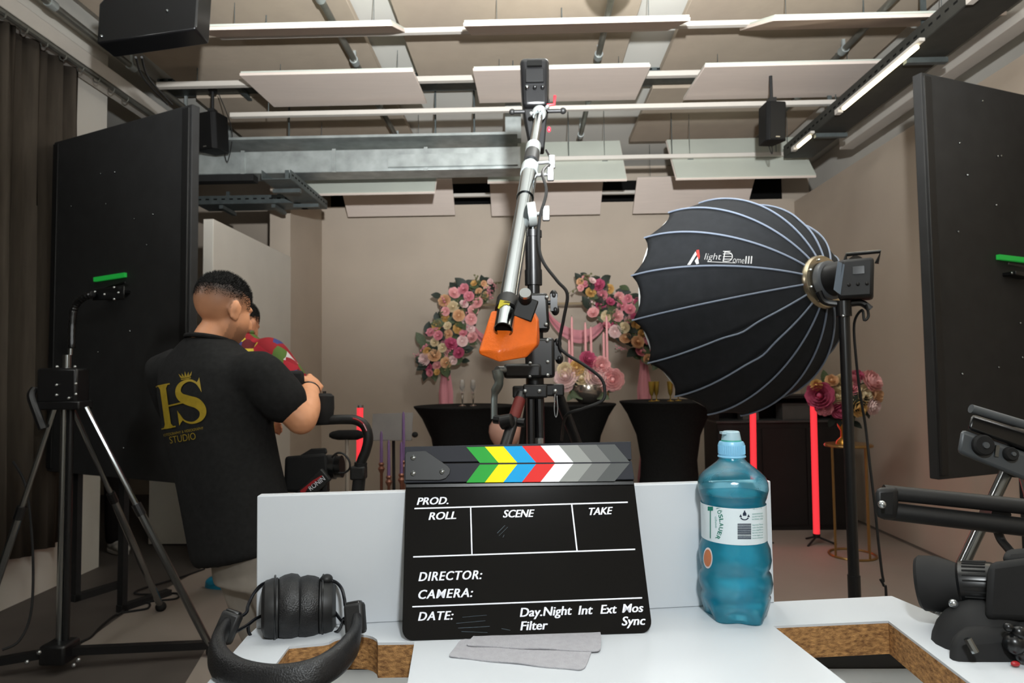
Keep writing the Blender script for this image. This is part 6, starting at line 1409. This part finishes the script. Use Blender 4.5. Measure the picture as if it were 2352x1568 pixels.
# ------------------------------------------------------------------ camera rig at the right edge
YR = 0.86
def rp_(x, y, dy=0.0): return at(x, y, YR + dy)
t = thing('mirrorless_camera', 'black camera with lens hood on a small tripod head at the right edge', 'camera', dz(2290, 1500))
# lens: axis pointing left in the picture
a = rp_(2118, 1338, 0.0); b = rp_(2300, 1348, -0.05)
ax_ = (b - a).normalized()
hood = G().lathe([(0.030, -0.004), (0.0335, 0.0), (0.0335, 0.018), (0.028, 0.034), (0.026, 0.04)], a, ax_, 28).build('lens_hood', blackm, t)
G().lathe([(0.0, 0.002), (0.026, 0.0)], a, ax_, 28).build('front_glass', mat('lens_glass', '0a0c12', 0.08), hood)
lens = G().lathe([(0.026, 0.04), (0.0285, 0.043), (0.0285, 0.075), (0.027, 0.078), (0.027, 0.112)], a, ax_, 28).build('lens_barrel', blackgl, t)
g = G()
for k in range(28):
    an = 2 * math.pi * k / 28; x__, y__, d__ = frame(ax_); g.bar(a + ax_ * 0.047 + (x__ * math.cos(an) + y__ * math.sin(an)) * 0.0287, a + ax_ * 0.071 + (x__ * math.cos(an) + y__ * math.sin(an)) * 0.0287, 0.0022, 0.0014)
o = g.build('focus_grip', blackm, lens); o['kind'] = 'stuff'
G().hexa([rp_(2140, 1300, 0.005), rp_(2165, 1296, 0.0), rp_(2165, 1296, 0.02), rp_(2140, 1300, 0.02), rp_(2146, 1284, 0.008), rp_(2160, 1282, 0.008), rp_(2160, 1282, 0.02), rp_(2146, 1284, 0.02)]).build('hood_petal', blackm, hood)
cbd = G().hexa([rp_(2262, 1425, -0.09), rp_(2400, 1430, -0.09), rp_(2400, 1430, 0.02), rp_(2262, 1425, 0.0), rp_(2270, 1292, -0.09), rp_(2400, 1275, -0.09), rp_(2400, 1275, 0.02), rp_(2270, 1292, 0.0)]).build('camera_body', blackm, t, bev=0.008)
G().hexa([rp_(2300, 1292, -0.08), rp_(2400, 1290, -0.08), rp_(2400, 1290, 0.0), rp_(2300, 1292, 0.0), rp_(2310, 1262, -0.07), rp_(2400, 1255, -0.07), rp_(2400, 1255, 0.0), rp_(2310, 1262, 0.0)]).build('viewfinder_hump', blackm, t, bev=0.006)
pl = G().hexa([rp_(2175, 1392, -0.03), rp_(2330, 1402, -0.05), rp_(2330, 1402, 0.03), rp_(2175, 1392, 0.03), rp_(2175, 1378, -0.03), rp_(2330, 1388, -0.05), rp_(2330, 1388, 0.03), rp_(2175, 1378, 0.03)]).build('support_plate', blackgl, t, bev=0.003)
for x, y in ((2190, 1386), (2258, 1398)): G().ell(rp_(x, y, -0.055), 0.0055, None, 10, 6).build('plate_screw', boltm, pl)
hd = G().ell(rp_(2262, 1500, -0.06), (0.058, 0.045, 0.062), None, 20, 12).build('ball_head', blackm, t)
G().hexa([rp_(2170, 1640, -0.12), rp_(2420, 1640, -0.12), rp_(2420, 1640, -0.02), rp_(2190, 1600, -0.02), rp_(2180, 1440, -0.10), rp_(2420, 1420, -0.10), rp_(2420, 1420, -0.02), rp_(2200, 1440, -0.02)]).build('grip_block', blackm, t, bev=0.02, seg=4)
for x, y, r_ in ((2330, 1478, 0.011), (2340, 1452, 0.008), (2316, 1440, 0.005), (2350, 1500, 0.010)): G().ell(at(x, y, YR - 0.115), r_, None, 12, 8).build('dial', blackgl, t)
G().tube([at(2222, 1466, YR - 0.118), at(2240, 1498, YR - 0.122)], 0.004, 8).build('chrome_lever', chrome, t)
G().ell(at(2332, 1524, YR - 0.122), (0.005, 0.003, 0.003), None, 8, 6).build('record_button', redp, t)
# chrome pole on a stand with recorder and rails, standing behind the counter
YT = 1.22
pa, pb = at(2318, 1070, YT), at(2150, 1425, YT + 0.02); dp = (pb - pa)
t = thing('accessory_stand', 'chrome legged stand at the right edge behind the black camera', 'light stand', V((at(2330, 1100, YT).x + 0.05, YT, 0)))
G().tube([pa - dp * 0.12, pb + dp * 0.0], 0.0105, 12).build('leg', polem, t); G().tube([pb - dp * 0.05, pa + dp * ((0.02 - pa.z) / dp.z)], 0.013, 12).build('lower_leg', polem, t)
top__ = pa - dp * 0.12
for vec in (V((0.42, 0.25, -1.15)), V((0.25, -0.18, -1.15))): 
    k = (0.02 - top__.z) / vec.z; G().tube([top__, top__ + vec * k], 0.0105, 12).build('leg', polem, t)
G().box(top__, (0.07, 0.06, 0.07)).build('leg_hub', standm, t, bev=0.008)
# twin black rails
a0, b0 = at(2030, 1130, 1.02), at(2420, 1170, 0.98); a1, b1_ = at(2030, 1172, 1.02), at(2420, 1218, 0.98)
t = thing('camera_slider', 'black twin rail slider with steel screws jutting in from the right edge', 'slider', (a0 + b0) / 2)
G().tube([a0, b0], 0.0115, 14).build('rail', blackpl, t); G().tube([a1, b1_], 0.0135, 14).build('rail', blackpl, t)
e = (a0 + a1) / 2; G().hexa([at(2012, 1190, 1.0), at(2062, 1194, 1.0), at(2062, 1194, 1.05), at(2012, 1190, 1.05), at(2010, 1120, 1.0), at(2064, 1117, 1.0), at(2064, 1117, 1.05), at(2010, 1120, 1.05)]).build('end_block', blackpl, t, bev=0.008)
for x, y in ((2026, 1158), (2348, 1200)): G().ell(at(x, y, 0.985), 0.006, None, 10, 6).build('screw', boltm, t)
G().tube([(a0 + b0) / 2 + V((0.05, 0.0, -0.02)), pa + dp * 0.3], 0.012, 10).build('mount_arm', blackpl, t)
G().tube(smoothpts([at(2290, 1215, 1.0), at(2300, 1240, 1.0), at(2318, 1262, 0.98), at(2340, 1290, 0.95)]), 0.006, 8).build('cable', blackpl, t)
# recorder
YX = 1.12
t = thing('field_recorder', 'grey recorder box with black dials at the right edge', 'recorder', at(2300, 1050, YX))
recg = mat('recorder_grey', '55595c', 0.45, 0.3, vary=0.06)
def xp(x, y, dy=0.0): return at(x, y, YX + dy)
bx_ = G().hexa([xp(2198, 1040), xp(2420, 1130), xp(2420, 1130, 0.09), xp(2198, 1040, 0.09), xp(2208, 985), xp(2420, 1062), xp(2420, 1062, 0.09), xp(2208, 985, 0.09)]).build('case', recg, t, bev=0.007)
G().hexa([xp(2222, 985, 0.0), xp(2420, 1058, 0.0), xp(2420, 1058, 0.08), xp(2222, 985, 0.08), xp(2232, 950, 0.01), xp(2420, 1010, 0.01), xp(2420, 1010, 0.08), xp(2232, 950, 0.08)]).build('top_housing', blackgl, t, bev=0.006)
G().tube([xp(2230, 938, 0.0), xp(2420, 995, 0.0)], 0.0075, 12).build('handle_tube', recg, t)
for x, y, r_ in ((2255, 1022, 0.0175), (2318, 1042, 0.0115)):
    c = xp(x, y, -0.001); k_o = G().lathe([(r_, 0.0), (r_, 0.006), (r_ * 0.85, 0.009), (0, 0.009)], c, V((0.0, -1, 0.1)), 24).build('dial', blackm, t); G().lathe([(r_ * 0.3, 0.009), (r_ * 0.3, 0.012), (0, 0.012)], c, V((0, -1, 0.1)), 14).build('dial_centre', recg, k_o)
G().bar(xp(2291, 1022, -0.002), xp(2288, 1048, -0.002), 0.006, 0.003, up=V((0, -1, 0))).build('bright_switch', chrome, t)
G().tube([xp(2330, 1085, 0.04), top__ + V((0, 0, 0.02))], 0.012, 10).build('mount_post', blackpl, t)
# ------------------------------------------------------------------ cables and a box on the floor at the left
def floor_cable(pix, lab, r_=0.006): setp(G().tube(smoothpts([on_z(x, y, 0.012) for x, y in pix], 6), r_, 7).build('floor_cable', blackm), lab, 'cable', 'black cables on the floor')
floor_cable([(165, 1480), (205, 1465), (235, 1435), (270, 1410), (310, 1402), (340, 1396), (340, 1384), (300, 1392), (270, 1412)], 'black cable with a small loop lying left on the floor')
floor_cable([(470, 1306), (400, 1330), (330, 1350), (310, 1362), (350, 1365), (405, 1362), (405, 1374), (350, 1380), (320, 1388)], 'black cable lying in a long loop behind the tripod leg')
pts = [at(30, 1060, 3.3), at(60, 1120, 3.25), at(75, 1260, 3.2), at(72, 1400, 3.1), at(45, 1470, 3.0), at(5, 1492, 2.95)]
setp(G().tube(smoothpts(pts, 6), 0.006, 7).build('hanging_cable', blackm), 'black cable hanging down left of the tripod stand', 'cable')
p = on_z(385, 1252, 0)
t = thing('white_box', 'white box standing on the floor below the left black panel', 'box', p)
w_ = at(430, 1200, p.y).x - at(340, 1200, p.y).x
G().box(p + V((0, 0.15, 0.31)), (w_, 0.3, 0.60)).build('carcass', whitewall, t, bev=0.004); G().box(p + V((0, 0.15, 0.62)), (w_ + 0.01, 0.31, 0.02)).build('lid', whitewall, t, bev=0.003); G().box(p + V((0, 0.15, 0.006)), (w_ * 0.94, 0.27, 0.012)).build('plinth', darkt, t)
